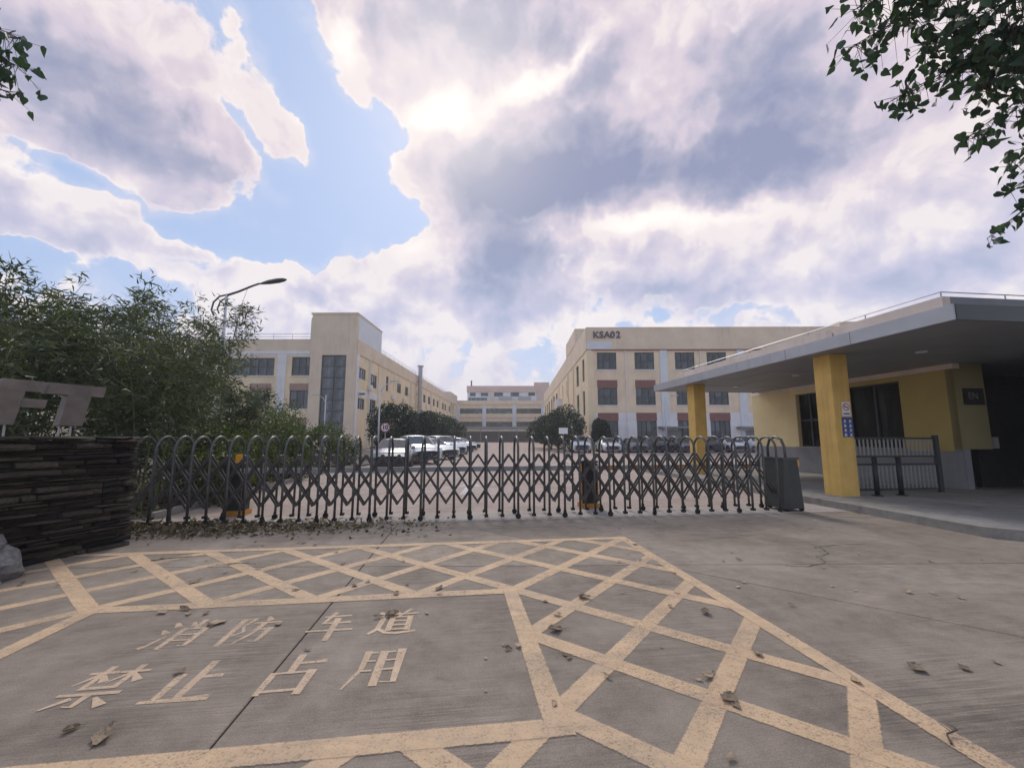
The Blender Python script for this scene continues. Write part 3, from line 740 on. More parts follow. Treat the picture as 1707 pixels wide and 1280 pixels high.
# tower: front slab proud of the wall, white side cheek
g = G()
for (a, b, c, d) in ((-5.75, stair[0], 0, 17.1), (stair[1], -0.0, 0, 17.1), (stair[0], stair[1], stair[3], 17.1), (stair[0], stair[1], 0, stair[2])):
    fbox(front, a, b, c, d, -0.3, 0.24, g)
g.obj('stair_tower_front', 'beige', LB)
fbox(front, -5.95, -5.75, 11.95, 16.6, -6, 0.1).obj('tower_return', 'beige', LB)
fbox(side_r, 0.3, 9.3, 13.85, 17.0, -5.7, 0.02).obj('tower_cheek', 'grey_panel', LB)
fbox(side_r, -0.3, 9.4, 17.0, 17.22, -5.9, 0.08).obj('tower_coping', 'beige', LB)
window(front, stair, 2, 8, LB, depth=0.0, mat='glass_tall', bar=0.1)
for w in wins:
    big = w[1] - w[0] > 4
    window(front, w, 6 if big else 3, 2, LB)
    if w[3] < 8: fbox(front, w[0] - 0.05, w[1] + 0.05, w[3] + 0.02, w[3] + 0.85, 0.0, 0.03).obj('lintel_panel', 'lintel_tan', LB)
    fbox(front, w[0] - 0.08, w[1] + 0.08, w[2] - 0.12, w[2] - 0.004, 0.0, 0.09).obj('sill', 'white_wall', LB)
for x in (-9.9, -17.9, -26.4):
    fbox(front, x, x + 1.1, 0, 11.9, 0.0, 0.14).obj('pilaster', 'white_wall', LB)
fbox(front, -9.85, -5.75, 0, 0.9, 0.0, 0.05).obj('plinth', 'white_wall', LB)
# side along the road
sw = [(1.0, 3.4, 9.0, 10.4), (5.3, 7.9, 8.4, 10.2), (12.2, 13.4, 8.6, 10.9), (18.2, 20.6, 9.0, 10.6), (23.2, 25.4, 9.0, 10.6),
      (0.9, 3.4, 5.1, 6.5), (5.4, 7.8, 4.6, 6.7), (22.8, 24.6, 4.6, 6.6)]
for y in (33, 38, 43, 48.5, 53.5, 61, 65, 72): sw.append((y, y + 2.2, 9.0, 10.7))
for y in (75.5, 79.5): sw += [(y, y + 1.6, 8.6, 12.0), (y, y + 1.6, 4.0, 7.0)]
facade('side_wall', side_r, 0, LD, 0, 11.95, sw, 'cream_yellow', LB)
fbox(side_r, 0.0, LD, 11.97, 13.85, -0.3, 0.12).obj('side_parapet', 'beige', LB)
fbox(side_r, 0.0, 0.75, 0, 12.0, 0.0, 0.10).obj('corner_pilaster', 'white_wall', LB)
for w in sw: window(side_r, w, 3 if w[1] - w[0] > 2 else 2, 1, LB)
for y in (8.4, 16.0, 27.5, 36.2, 46.2, 56.8, 63.6, 69.5):
    fbox(side_r, y, y + 0.45, 0, 11.9, 0.0, 0.12).obj('pilaster', 'cream', LB)
fbox(side_r, 73.5, LD, 13.87, 15.1, -4.0, 0.16).obj('raised_parapet', 'beige', LB)
fbox(side_r, 1.0, 9.5, 6.75, 7.6, 0.0, 0.02).obj('repair_patch', 'white_wall', LB)
g = G(); g.add([(0, 0.3, 13.5), (0, LD, 13.5), (-LW, LD, 13.5), (-LW, 0.3, 13.5)], [(0, 1, 2, 3)]); g.add([(-LW, 0, 0), (-LW, LD, 0), (-LW, LD, 13.5), (-LW, 0, 13.5)], [(0, 1, 2, 3)]); g.add([(0, LD, 0), (-LW, LD, 0), (-LW, LD, 13.5), (0, LD, 13.5)], [(0, 1, 2, 3)])
g.obj('roof', 'dado', LB)
roof_rail(front, -LW, -6.0, 13.85, LB); roof_rail(side_r, 9.6, 73, 13.85, LB)
g = G(); g.rod((0.75, 31.5, 3.0), (0.75, 31.5, 15.6), 0.42, n=14); g.rod((0.75, 31.5, 15.6), (0.75, 31.5, 15.8), 0.62, n=14); g.rod((0.75, 31.5, 15.8), (0.75, 31.5, 15.9), 0.5, 0.1, n=14)
for z in (5, 7.5, 10, 12.5): g.rod((0.75, 31.5, z), (0.75, 31.5, z + 0.12), 0.47, n=14); g.box(0.0, 0.4, 31.4, 31.6, z, z + 0.1)
g.obj('exhaust_duct', 'steel', LB, smooth=False)
g = G(); g.box(0.02, 0.6, 1.2, 1.5, 7.0, 7.12); g.box(0.3, 0.85, 0.95, 1.2, 6.85, 7.1)
g.obj('floodlight', 'lamp_dark', LB)
for y, z in ((4.3, 7.9), (15.2, 7.6), (21.6, 7.7), (40.5, 7.8), (51.6, 7.8)):
    fbox(side_r, y, y + 0.9, z, z + 0.65, 0.05, 0.42).obj('air_conditioner', 'white_wall', LB)
for y in (4.6, 26.6, 45.2, 62.6):
    G().rod((0.16, y, 0.2), (0.16, y, 11.9), 0.07, n=6).obj('downpipe', 'grey_panel', LB)
fbox(side_r, 34, 60, 3.6, 4.0, 0.0, 1.6).obj('pipe_rack', 'steel', LB)

# ---- right factory block with the letters
RB = thing('factory_building', (8.9, 49, 0), 'beige three storey factory marked KSA02, right of the yard', 'building', rz=R(-0.7))
RW, RD = 62, 80
cols = [1.15, 5.6, 10.35, 14.1, 19.1, 23.5, 28.6, 33.0, 38.1, 42.5, 47.6, 52.0]
rw = []
for x in cols:
    for (z0, z1) in ((9.45, 11.5), (5.25, 7.3), (0.9, 3.45)): rw.append((x, x + 2.3, z0, z1))
facade('front_wall_upper', front, 0, RW, 4.35, 11.82, [r for r in rw if r[2] > 4], 'cream', RB)
facade('front_wall_base', front, 0, RW, 0, 4.35, [r for r in rw if r[2] < 4], 'white_wall', RB)
fbox(front, -0.06, RW, 11.85, 14.55, -0.3, 0.10).obj('parapet', 'beige', RB)
fbox(front, 0.55, RW, 11.74, 11.845, 0.0, 0.16).obj('dark_ledge', 'lintel', RB)
fbox(front, -0.02, 2.9, 11.9, 12.8, 0.1, 0.115).obj('white_patch', 'grey_panel', RB)
fbox(front, 0.0, 0.75, 0, 11.7, 0.0, 0.12).obj('corner_pilaster', 'cream_yellow', RB)
for x in (8.55, 17.6, 26.9, 36.2):
    fbox(front, x, x + 0.85, 0, 11.72, 0.0, 0.14).obj('pilaster', 'grey_panel', RB)
for w in rw:
    window(front, w, 4 if w[2] < 4 else 3, 2, RB)
    if w[3] < 8: fbox(front, w[0] - 0.04, w[1] + 0.04, w[3] + 0.02, w[3] + 0.9, 0.0, 0.03).obj('lintel_panel', 'lintel', RB)
    if w[2] > 4: fbox(front, w[0] - 0.08, w[1] + 0.08, w[2] - 0.12, w[2] - 0.004, 0.0, 0.08).obj('sill', 'white_wall', RB)
rs = []
for y, wd in ((2.2, 1.6), (7.0, 2.2)): rs += [(y, y + wd, 8.4, 11.2), (y, y + wd, 4.2, 7.2)]
for y in (20, 26.5): rs += [(y, y + 0.9, 8.2, 10.8)]
for y in (37, 43.5, 50, 57, 64, 71): rs.append((y, y + 3.4, 6.6, 10.6))
facade('side_wall', side_l, 0, RD, 0, 11.82, rs, 'cream_yellow', RB)
fbox(side_l, 0.0, RD, 11.85, 14.55, -0.3, 0.06).obj('side_parapet', 'beige', RB)
for w in rs: window(side_l, w, 2, 2, RB)
for y in (12, 18.4, 33, 47, 61): fbox(side_l, y, y + 0.35, 0, 11.8, 0, 0.13).obj('pilaster', 'cream', RB)
fbox(side_l, 9.2, 20, 14.57, 16.8, -5, 0.1).obj('roof_block', 'beige', RB)
for y in (28, 31.0, 34.2):
    g = G(); fbox(side_l, y, y + 1.0, 7.2, 8.6, 0.0, 0.9, g); g.obj('air_conditioner', 'sign_white', RB)
g = G(); g.add([(0, 0.3, 14.2), (RW, 0.3, 14.2), (RW, RD, 14.2), (0, RD, 14.2)], [(0, 1, 2, 3)]); g.add([(RW, 0, 0), (RW, RD, 0), (RW, RD, 14.2), (RW, 0, 14.2)], [(0, 1, 2, 3)]); g.add([(0, RD, 0), (RW, RD, 0), (RW, RD, 14.2), (0, RD, 14.2)], [(0, 1, 2, 3)])
g.obj('roof', 'dado', RB)
for x in (4.5, 13.3, 22.4):
    G().rod((x, -0.12, 0.3), (x, -0.12, 11.7), 0.06, n=6).obj('downpipe', 'white_wall', RB)
fbox(front, 30, 47, 14.57, 15.15, -3, 0.05).obj('roof_coping', 'beige', RB)
for x in (8.0, 17.0, 26.0):
    g = G(); fbox(front, x, x + 3.4, 2.55, 2.75, 0.0, 1.1, g); fbox(front, x + 1.0, x + 2.6, 0.0, 2.3, 0.145, 0.16, g)
    g.obj('entrance_canopy', 'dado', RB)

def text_mesh(name, s, size, depth, mat, bold=0.0, shear=0.0, space=1.0):
    cu = bpy.data.curves.new(name, 'FONT'); cu.body = s; cu.size = size; cu.extrude = depth; cu.offset = bold; cu.shear = shear; cu.space_character = space
    cu.align_x = 'CENTER'; cu.align_y = 'CENTER'
    tmp = bpy.data.objects.new('tmp', cu); COL.objects.link(tmp)
    bpy.context.view_layer.update()
    me = bpy.data.meshes.new_from_object(tmp.evaluated_get(bpy.context.evaluated_depsgraph_get()))
    bpy.data.objects.remove(tmp); bpy.data.curves.remove(cu)
    me.name = name; me.materials.clear(); me.materials.append(M[mat]); return me
for i, ch in enumerate('KSA02'):
    o = link('wall_letter', text_mesh('wall_letter', ch, 1.12, 0.05, 'letter_dark', bold=0.022), RB)
    o.location = (1.08 + i * 0.66, -0.17, 13.58); o.rotation_euler = (R(90), 0, 0)

# ---- far block closing the yard
FB = thing('factory_building', (-18.5, 140, 0), 'distant yellow banded building closing the end of the yard', 'building')
bays = [(0.8, 8.6), (9.9, 18.6), (20.0, 28.2)]
fr = [(a, b, z0, z1) for a, b in bays for z0, z1 in ((9.3, 11.0), (4.9, 6.6))]
facade('front_wall', front, 0, 30.5, 0, 13.6, fr, 'cream_yellow', FB, reveal=0.5)
fbox(front, -0.2, 30.6, 12.3, 13.65, 0.0, 0.25).obj('parapet', 'beige', FB)
fbox(front, 0, 30.4, 7.6, 8.2, 0.0, 0.06).obj('salmon_band', 'salmon', FB)
for r in fr:
    window(front, r, 14 if r[2] > 8 and r[0] < 15 else 5, 2, FB, depth=-0.4, mat='glass_blue' if (r[2] > 8 and r[0] < 15) else 'glass', bar=0.16)
for x in (0.0, 8.65, 18.65, 28.3):
    fbox(front, x, x + 1.2, 0, 12.25, 0.0, 0.3).obj('pilaster', 'grey_panel', FB)
uw = [(3.3, 9.8, 13.9, 15.2), (3.8, 5.8, 15.7, 16.9), (7.6, 10.2, 15.7, 16.9), (12.3, 15.3, 15.6, 17.0), (18.0, 21.0, 15.6, 17.0), (24.2, 26.6, 15.8, 17.0)]
facade('upper_wall', front, 2.9, 27.0, 13.66, 17.1, uw, 'white_wall', FB, off=-6.0)
for r in uw: window(lambda x, z, d: (x, -d, z), r, 4, 1, FB, depth=-6.15, mat='glass_blue' if r[2] < 15 else 'glass', bar=0.14)
fbox(front, 2.7, 27.2, 17.1, 19.3, -12, -5.8).obj('upper_parapet', 'salmon', FB)
fbox(front, 26.3, 31.6, 13.7, 20.6, -10, -6.2).obj('stair_head', 'salmon', FB)
fbox(front, 10.8, 12.0, 13.7, 17.1, -6.0, -5.7).obj('upper_pier', 'beige', FB)
g = G(); g.rod((4.2, 7, 19.3), (4.2, 7, 21.3), 0.25, n=8); g.obj('vent_pipe', 'frame', FB)
g = G(); g.box(0, 30.5, 0.5, 14, 13.3, 13.5); g.obj('roof', 'dado', FB)
for x in (14.0, 20.5):
    g = G(); g.box(x, x + 4.5, 1.5, 4.5, 13.66, 15.2); g.box(x + 0.3, x + 1.6, 1.4, 1.6, 14, 15.4); g.obj('roof_plant', 'steel', FB)
CP = thing('car_shelter', (-15.5, 128, 0), 'long grey flat roofed shelter before the distant building', 'shelter')
g = G(); g.box(0, 23, 0, 7, 4.1, 4.7); g.obj('roof', 'dado', CP)
g = G(); g.box(-1.0, 24, -0.6, 7, 3.2, 3.5); g.obj('lower_roof', 'steel', CP)
for x in (0.5, 6, 11.5, 17, 22.4):
    G().rod((x, 0.4, 0), (x, 0.4, 4.1), 0.14, n=8).obj('post', 'steel', CP)
G().box(0.2, 22.8, 6.4, 6.6, 0, 3.2).obj('back_wall', 'dado', CP)

# ------------------------------------------------------------------ guardhouse
TG = R(6.5)
GH = thing('guardhouse', (7.7, 7.1, 0), 'yellow guardhouse with flat overhanging canopy on two pillars, right of the gate', 'guardhouse', rz=TG)
# platform
g = G()
pl = [(-0.35, -0.2), (0.2, -0.75), (12, -0.75), (12, 14.5), (-0.35, 14.5)]
g.prism(pl, -0.05, 0.15)
g.v = [(x * math.cos(TG) - y * math.sin(TG) + 7.7, x * math.sin(TG) + y * math.cos(TG) + 7.1, z) for x, y, z in g.v]
structure(g, 'raised_pavement', 'platform')
CZ = 3.6
for i in range(9):
    for j in range(6):
        o = G().box(0.04 + i * 1.217 + 0.004, 0.04 + (i + 1) * 1.217 - 0.004, 0.04 + j * 1.94 + 0.004, 0.04 + (j + 1) * 1.94 - 0.004, CZ, CZ + 0.04).obj('soffit_panel', 'soffit', GH)
        o.location.z = rng.uniform(-0.004, 0.004)
for x, y in ((2.5, 2.6), (2.5, 6.5), (2.5, 9.6), (7.6, 2.6)):
    G().rod((x, y, CZ - 0.03), (x, y, CZ + 0.01), 0.11, n=16).obj('ceiling_light', 'sign_white', GH)
g = G(); nb = 6                                          # fascia in separate aluminium lengths
ylen = [0.0, 2.0, 3.9, 5.9, 7.9, 9.8, 11.72]
for a, b in zip(ylen, ylen[1:]):
    G().box(0.0, 0.035, a + 0.006, b - 0.006, CZ - 0.02, CZ + 0.26).obj('fascia_panel', 'fascia', GH)
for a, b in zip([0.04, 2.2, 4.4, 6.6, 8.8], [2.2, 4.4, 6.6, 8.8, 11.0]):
    G().box(a + 0.006, b - 0.006, -0.001, 0.03, CZ - 0.021, CZ + 0.26).obj('fascia_panel', 'front_fascia', GH)  # front lengths coloured dark as their shaded side
    G().box(a + 0.006, b - 0.006, 11.69, 11.721, CZ - 0.021, CZ + 0.26).obj('fascia_panel', 'fascia', GH)
G().box(0.04, 10.98, 0.04, 11.68, CZ + 0.052, CZ + 0.24).obj('canopy_slab', 'dado', GH)
g = G(); g.box(1.0, 1.18, 0.9, 11.2, CZ + 0.24, 4.34); g.obj('roof_parapet', 'pink_parapet', GH)
G().box(1.182, 11.0, 0.9, 1.08, CZ + 0.24, 4.34).obj('front_parapet', 'dado', GH)
g = G()
g.tube([(1.09, 11.1, 4.46), (1.09, 6, 4.45), (1.09, 0.98, 4.46), (11, 0.98, 4.44)], 0.012, 5)
for y in (0.98, 2.6, 4.3, 6, 7.7, 9.4, 11.1): g.rod((1.09, y, 4.34), (1.09, y, 4.46), 0.012, n=5)
for x in (2.6, 4.2, 5.8, 7.4): g.rod((x, 0.98, 4.34), (x, 0.98, 4.45), 0.012, n=5)
g.obj('lightning_wire', 'steel', GH)
g = G(); g.tube([(0.6, 3.0, CZ + 0.27), (0.3, 2.7, CZ + 0.3), (0.12, 2.55, CZ + 0.38)], 0.018, 6); g.obj('cable_end', 'rail', GH)
for y in (3.34, 9.57):
    G().bbox(0.5, 0.98, y - 0.25, y + 0.25, 0.15, CZ, 0.012).obj('pillar', 'pillar', GH)
# road-facing wall
WX = 5.1
op = [(8.55, 9.62, 1.17, 3.28), (5.45, 7.35, 1.2, 3.3)]
def gh(y, z, d): return (WX - d, y, z)
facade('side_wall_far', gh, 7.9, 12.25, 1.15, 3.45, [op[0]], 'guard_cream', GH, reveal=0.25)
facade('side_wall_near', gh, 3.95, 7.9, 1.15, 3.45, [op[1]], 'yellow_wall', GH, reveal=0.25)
fbox(gh, 3.95, 12.25, 0.15, 1.148, -0.2, 0.03).obj('dado', 'dado', GH)
fbox(gh, 3.93, 12.27, 3.452, CZ - 0.002, -0.2, 0.02).obj('wall_head', 'pink_parapet', GH)
for o_ in op:
    window(gh, o_, 2, 2 if o_[0] > 8 else 1, GH, depth=-0.2, mat='glass_guard')
    fbox(gh, o_[0] - 0.1, o_[1] + 0.1, o_[2] - 0.09, o_[2] - 0.003, 0.0, 0.1).obj('sill', 'dado', GH)
# camera-facing end and the covered passage beside it, its shade painted near-black
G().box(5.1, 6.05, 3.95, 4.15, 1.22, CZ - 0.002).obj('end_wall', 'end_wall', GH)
G().box(5.1, 5.3, 3.93, 4.15, 0.15, 1.218).obj('end_dado', 'dado', GH)
G().box(6.05, 6.2, 3.9, 4.2, 1.24, 1.55).obj('wall_box', 'dado', GH)
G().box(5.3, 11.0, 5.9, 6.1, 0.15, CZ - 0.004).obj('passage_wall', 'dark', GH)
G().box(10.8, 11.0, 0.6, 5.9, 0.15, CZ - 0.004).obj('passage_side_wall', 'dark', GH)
G().box(5.3, 11.0, 12.05, 12.25, 0.15, CZ - 0.004).obj('rear_wall', 'guard_cream', GH)
G().box(10.8, 11.0, 6.1, 12.05, 0.15, CZ - 0.004).obj('outer_wall', 'guard_cream', GH)
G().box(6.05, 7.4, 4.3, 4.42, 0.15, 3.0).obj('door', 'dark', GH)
pq = thing('notice_plate', (7.7, 7.1, 0), 'small dark plate with pale lettering on the guardhouse end wall', 'plaque', rz=TG)
G().box(5.32, 5.96, 3.915, 3.945, 2.44, 2.9).obj('plate', 'black', pq)
o = link('lettering', text_mesh('lettering', 'EN', 0.26, 0.002, 'baluster'), pq); o.location = (5.6, 3.91, 2.68); o.rotation_euler = (R(90), 0, 0)
# sign on the pillar
ps = thing('no_smoking_sign', (7.7, 7.1, 0), 'small white no smoking sign with red ring on the near pillar', 'sign', rz=TG)
PX, PY = 0.82, 3.34 - 0.252
G().box(PX - 0.11, PX + 0.11, PY - 0.006, PY, 2.06, 2.40).obj('plate', 'sign_white', ps)
def ring_mesh(g, c, r0, r1, y, n=24):
    v = []
    for i in range(n):
        a = 2 * math.pi * i / n
        v += [(c[0] + r0 * math.cos(a), y, c[1] + r0 * math.sin(a)), (c[0] + r1 * math.cos(a), y, c[1] + r1 * math.sin(a))]
    return g.add(v, [(2 * i, 2 * i + 1, (2 * i + 3) % (2 * n), (2 * i + 2) % (2 * n)) for i in range(n)])
g = ring_mesh(G(), (PX, 2.28), 0.072, 0.092, PY - 0.009); g.bar((PX - 0.055, PY - 0.0105, 2.335), (PX + 0.055, PY - 0.0105, 2.225), 0.018, 0.001)
g.obj('red_ring', 'sign_red', ps)
g = G(); g.box(PX - 0.055, PX + 0.045, PY - 0.008, PY - 0.007, 2.27, 2.29); g.box(PX - 0.08, PX + 0.08, PY - 0.008, PY - 0.007, 2.10, 2.13); g.obj('cigarette_mark', 'black', ps)
pb = thing('notice_board', (7.7, 7.1, 0), 'blue notice board with rows of white marks below the no smoking sign', 'sign', rz=TG)
G().box(PX - 0.145, PX + 0.145, PY - 0.008, PY, 1.55, 2.03).obj('board', 'sign_blue', pb)
g = G()
for r_ in range(4):
    for c_ in (-0.075, 0.065):
        z = 1.94 - r_ * 0.11
        if rng.random() < 0.5: g.sphere((PX + c_, PY - 0.009, z), 0.026, 8, 4)
        else: g.box(PX + c_ - 0.03, PX + c_ + 0.03, PY - 0.01, PY - 0.009, z - 0.02, z + 0.02)
        g.box(PX + c_ - 0.04, PX + c_ + 0.04, PY - 0.01, PY - 0.009, z - 0.045, z - 0.035)
g.obj('white_marks', 'sign_white', pb)
# railing between pillar and wall
RA = thing('pedestrian_railing', (7.7, 7.1, 0), 'dark steel railing with upright bars between pillar and guardhouse', 'railing', rz=TG)
x0, x1, yy = 1.05, 3.72, 3.55
for z, h in ((1.52, 0.05), (1.06, 0.045), (0.86, 0.045), (0.24, 0.05)):
    G().box(x0, x1, yy - 0.025, yy + 0.025, z - h / 2, z + h / 2).obj('rail', 'rail_black', RA)
bm = G().box(-0.013, 0.013, -0.013, 0.013, 0, 1).mesh('baluster', 'baluster')
nb = 23
for i in range(nb):
    x = x0 + 0.05 + (x1 - x0 - 0.12) * i / (nb - 1)
    for z0, z1 in ((1.08, 1.495), (0.265, 0.84)):
        o = link('baluster', bm, RA); o.location = (x, yy, z0); o.scale = (1, 1, z1 - z0)
G().bbox(x1 - 0.01, x1 + 0.10, yy - 0.05, yy + 0.05, 0.15, 1.6, 0.01).obj('post', 'rail_black', RA)
for i, (x, nm) in enumerate(((1.45, 'black bollard nearest the yellow pillar before the railing'), (2.1, 'black bollard farther from the pillar before the railing'))):
    b = thing('bollard', (7.7, 7.1, 0), nm, 'bollard', 'bollards before the railing', rz=TG)
    g = G(); g.rod((x, 3.1, 0.15), (x, 3.1, 1.05), 0.055, n=12); g.sphere((x, 3.1, 1.05), 0.06, 12, 6, 0.6); g.obj('post', 'black', b, smooth=True)
    G().rod((x, 3.1, 0.15), (x, 3.1, 0.17), 0.12, n=12).obj('base_plate', 'rail_black', b)

# ------------------------------------------------------------------ folding gate
GT = thing('folding_gate', tuple(site(0, GATE_Y + 0.02)), 'dark steel folding gate with rounded arches and scissor bars across the entrance', 'gate', rz=TH)
X0, X1, PITCH, DEP, TOP = -5.55, 6.66, 0.307, 0.54, 1.555
nA = int(round((X1 - X0) / PITCH)) + 1
def arch_mesh():
    g = G(); r = DEP / 2; pts = [(0, 0, 0.07), (0, 0, 0.6), (0, 0, TOP - r)]
    for i in range(1, 12):
        a = math.pi * i / 12; pts.append((0, r - r * math.cos(a), TOP - r + r * math.sin(a)))
    pts += [(0, DEP, TOP - r), (0, DEP, 0.6), (0, DEP, 0.07)]
    g.tube(pts, 0.0225, 8)
    return g.mesh('arch', 'gate', True)
am = arch_mesh()
foot = G(); foot.box(-0.035, 0.035, -0.04, 0.04, 0.045, 0.09); foot = foot.mesh('foot_block', 'rubber')
wm = G(); wm.rod((-0.02, 0, 0.05), (0.02, 0, 0.05), 0.05, n=14); wm.box(-0.028, 0.028, -0.018, 0.018, 0.05, 0.14)
wm = wm.mesh('castor_wheel', 'rubber')
def bar_mesh(sgn):
    g = G(); g.bar((0, 0, 0), (sgn * 2 * PITCH, 0, -0.91), 0.036, 0.014)
    for k in range(5): g.rod((sgn * 2 * PITCH * k / 4, -0.016, -0.91 * k / 4), (sgn * 2 * PITCH * k / 4, 0.016, -0.91 * k / 4), 0.021, n=8)
    return g.mesh('scissor_bar', 'gate_bar')
bm_r, bm_l = bar_mesh(1), bar_mesh(-1)
for i in range(nA):
    x = X0 + i * PITCH
    a = link('arch', am, GT); a.location = (x, rng.uniform(-0.012, 0.012), rng.uniform(-0.006, 0.006)); a.rotation_euler = (rng.uniform(-0.008, 0.008), rng.uniform(-0.006, 0.006), rng.uniform(-0.05, 0.05))
    for yy in (0, DEP):
        if i % 3 == 1:
            w = link('castor_wheel', wm, GT); w.location = (x, yy, 0); w.rotation_euler = (0, 0, rng.uniform(0.9, 2.2))
        else:
            w = link('foot_block', foot, GT); w.location = (x, yy, 0)
for i in range(-1, nA):
    xm = X0 + (i + 0.5) * PITCH
    for yy in (DEP * 0.40, DEP * 0.60):
        s = 0.010
        if i + 2 < nA and i >= 0:
            o = link('scissor_bar', bm_r, GT); o.location = (xm, yy - s, 1.2)
        if i - 2 >= -1 and i < nA - 1:
            o = link('scissor_bar', bm_l, GT); o.location = (xm, yy + s, 1.2)
# drive head at the right end
g = G()
hp = [(0.0, 0.06), (0.46, 0.06), (0.38, 1.08), (0.06, 1.08)]
g.prism([(X1 + 0.16 + a, b) for a, b in hp], -0.02, 0.56, xf=lambda x, y, z: (x, z, y))
g.obj('drive_cabinet', 'head', GT)
g = G()
for xx in (0.3,): g.tube([(X1 + xx, 0.02, 0.98), (X1 + xx, 0.02, 1.32), (X1 + xx, 0.1, 1.5), (X1 + xx, 0.27, 1.56), (X1 + xx, 0.44, 1.5), (X1 + xx, 0.52, 1.32), (X1 + xx, 0.52, 0.98)], 0.028, 8)
g.obj('head_arch', 'gate', GT, True)
G().box(X1 + 0.19, X1 + 0.57, -0.04, 0.58, 1.08, 1.12).obj('cabinet_lid', 'gate', GT)
G().box(X1 + 0.57, X1 + 0.62, 0.02, 0.1, 0.92, 1.06).obj('warning_lens', 'lamp_orange', GT)
g = G()
for xx in (0.24, 0.6):
    for yy in (0.04, 0.5): g.rod((X1 + xx - 0.02, yy, 0.06), (X1 + xx + 0.02, yy, 0.06), 0.06, n=12)
g.obj('drive_wheels', 'rubber', GT)

# ------------------------------------------------------------------ boom barriers behind the gate
def barrier(x, y, label, boom_len, blabel, col, bmat):
    b = thing('barrier_machine', tuple(site(x, y)), label, 'barrier', rz=TH)
    G().bbox(-0.17, 0.17, -0.15, 0.15, 0.1, 0.98, 0.02).obj('cabinet', col, b)
    G().bbox(-0.12, 0.12, -0.162, -0.151, 0.2, 0.85, 0.004).obj('door', 'black', b)
    G().box(-0.20, 0.20, -0.18, 0.18, 0.0, 0.1).obj('base', 'orange', b)
    g = G(); g.box(-0.19, 0.19, -0.17, 0.17, 0.98, 1.03); g.obj('lid', 'black', b)
    G().rod((0, -0.15, 0.88), (0, -0.28, 0.88), 0.07, n=12).obj('hub', 'black', b)
    o = G().box(0.0, boom_len, -0.26, -0.22, 0.83, 0.93).obj('boom', bmat, b); tag(o, blabel)
    return b
b1 = barrier(2.95, 9.35, 'orange and black barrier machine standing behind the middle of the gate', 4.0, None, 'black', 'boom')
g = G()
for k in range(7): g.box(0.3 + k * 0.55, 0.55 + k * 0.55, -0.265, -0.215, 0.826, 0.934)
g.obj('boom_stripes', 'orange', b1)
for s in (-1, 1): G().box(s * 0.185 - 0.012, s * 0.185 + 0.012, -0.155, -0.10, 0.12, 0.97).obj('orange_edge', 'orange', b1)
b2 = barrier(-4.35, 9.35, 'orange edged black barrier machine with long grey boom behind the left of the gate', 6.9, None, 'black', 'boom')
for s in (-1, 1): G().box(s * 0.185 - 0.012, s * 0.185 + 0.012, -0.155, -0.10, 0.12, 0.97).obj('orange_edge', 'orange', b2)
G().box(-0.06, 0.06, -0.1, 0.02, 1.03, 1.20).obj('amber_lamp', 'lamp_orange', b2)

# ------------------------------------------------------------------ stacked stone wall with letters
A, B = Vector((-5.6, 6.35)), Vector((-6.55, 3.1))
WL = (A - B).length
wt = (A - B).normalized(); wang = math.atan2(wt.y, wt.x)
SW = thing('stone_wall', (B.x, B.y, 0), 'dark stacked ledge stone wall beside the left end of the gate', 'wall', rz=wang)
# local x runs along the wall from B to A, -y faces the road
G().box(0.05, WL - 0.06, 0.06, 0.6, 0, 1.44).obj('core', 'mortar', SW)
def stone_mesh(i):
    r2 = random.Random(i); g = G()
    n = 6; ring = []
    for k, (x, z) in enumerate([(0, 0.12), (0.5, 0.02), (1, 0.1), (1, 0.9), (0.55, 0.98), (0, 0.88)]):
        ring.append((min(1, max(0, x + r2.uniform(-0.02, 0.02))), z + r2.uniform(-0.05, 0.05)))
    v = [(x, 0.0 + r2.uniform(0, 0.2), z) for x, z in ring] + [(x, 1.0, z) for x, z in ring] + [(0.5 + r2.uniform(-.2, .2), -0.12 * r2.random() - 0.03, 0.5)]
    f = [(i_, (i_ + 1) % n, n + (i_ + 1) % n, n + i_) for i_ in range(n)] + [((k + 1) % n, k, 2 * n) for k in range(n)] + [tuple(range(n, 2 * n))]
    return g.add(v, f).mesh('stone', 'slate')
SM = [stone_mesh(i) for i in range(20)]
z = 0.0; cnt = 0
while z < 1.5:
    h = rng.choice((0.03, 0.04, 0.05, 0.065, 0.085, 0.115)); x = -rng.uniform(0, 0.15)
    if z + h > 1.5: h = 1.5 - z + 0.02
    while x < WL:
        ln = rng.choice((rng.uniform(0.1, 0.22), rng.uniform(0.2, 0.45), rng.uniform(0.35, 0.7))); ln = min(ln, WL - x + rng.uniform(0.0, 0.06))
        if ln < 0.06: break
        o = link('stone', SM[cnt % 10], SW); cnt += 1
        o.location = (x, rng.uniform(-0.08, 0.04), z + 0.002); o.scale = (ln - rng.uniform(0.004, 0.02), 0.17, h - rng.uniform(0.003, 0.012)); o.rotation_euler = (rng.uniform(-0.06, 0.06), rng.uniform(-0.02, 0.02), rng.uniform(-0.06, 0.06)); o.data = SM[rng.randrange(20)]
        x += ln
    for q in range(3):                                   # the end face towards the gate
        o = link('stone', SM[(cnt + 3) % 10], SW); cnt += 1
        o.location = (WL + rng.uniform(0.0, 0.04), 0.03 + q * 0.2, z + 0.002); o.rotation_euler = (0, 0, R(90)); o.scale = (0.192, 0.14, h - 0.006)
    z += h
x = 0
while x < WL:
    ln = rng.uniform(0.4, 0.8); ln = min(ln, WL - x + 0.05)
    if ln < 0.1: break
    o = link('coping_stone', SM[cnt % 10], SW); cnt += 1
    o.location = (x, -0.08 + rng.uniform(-0.02, 0.03), 1.51 + rng.uniform(-0.006, 0.006)); o.scale = (ln - 0.01, 0.8, 0.05); x += ln
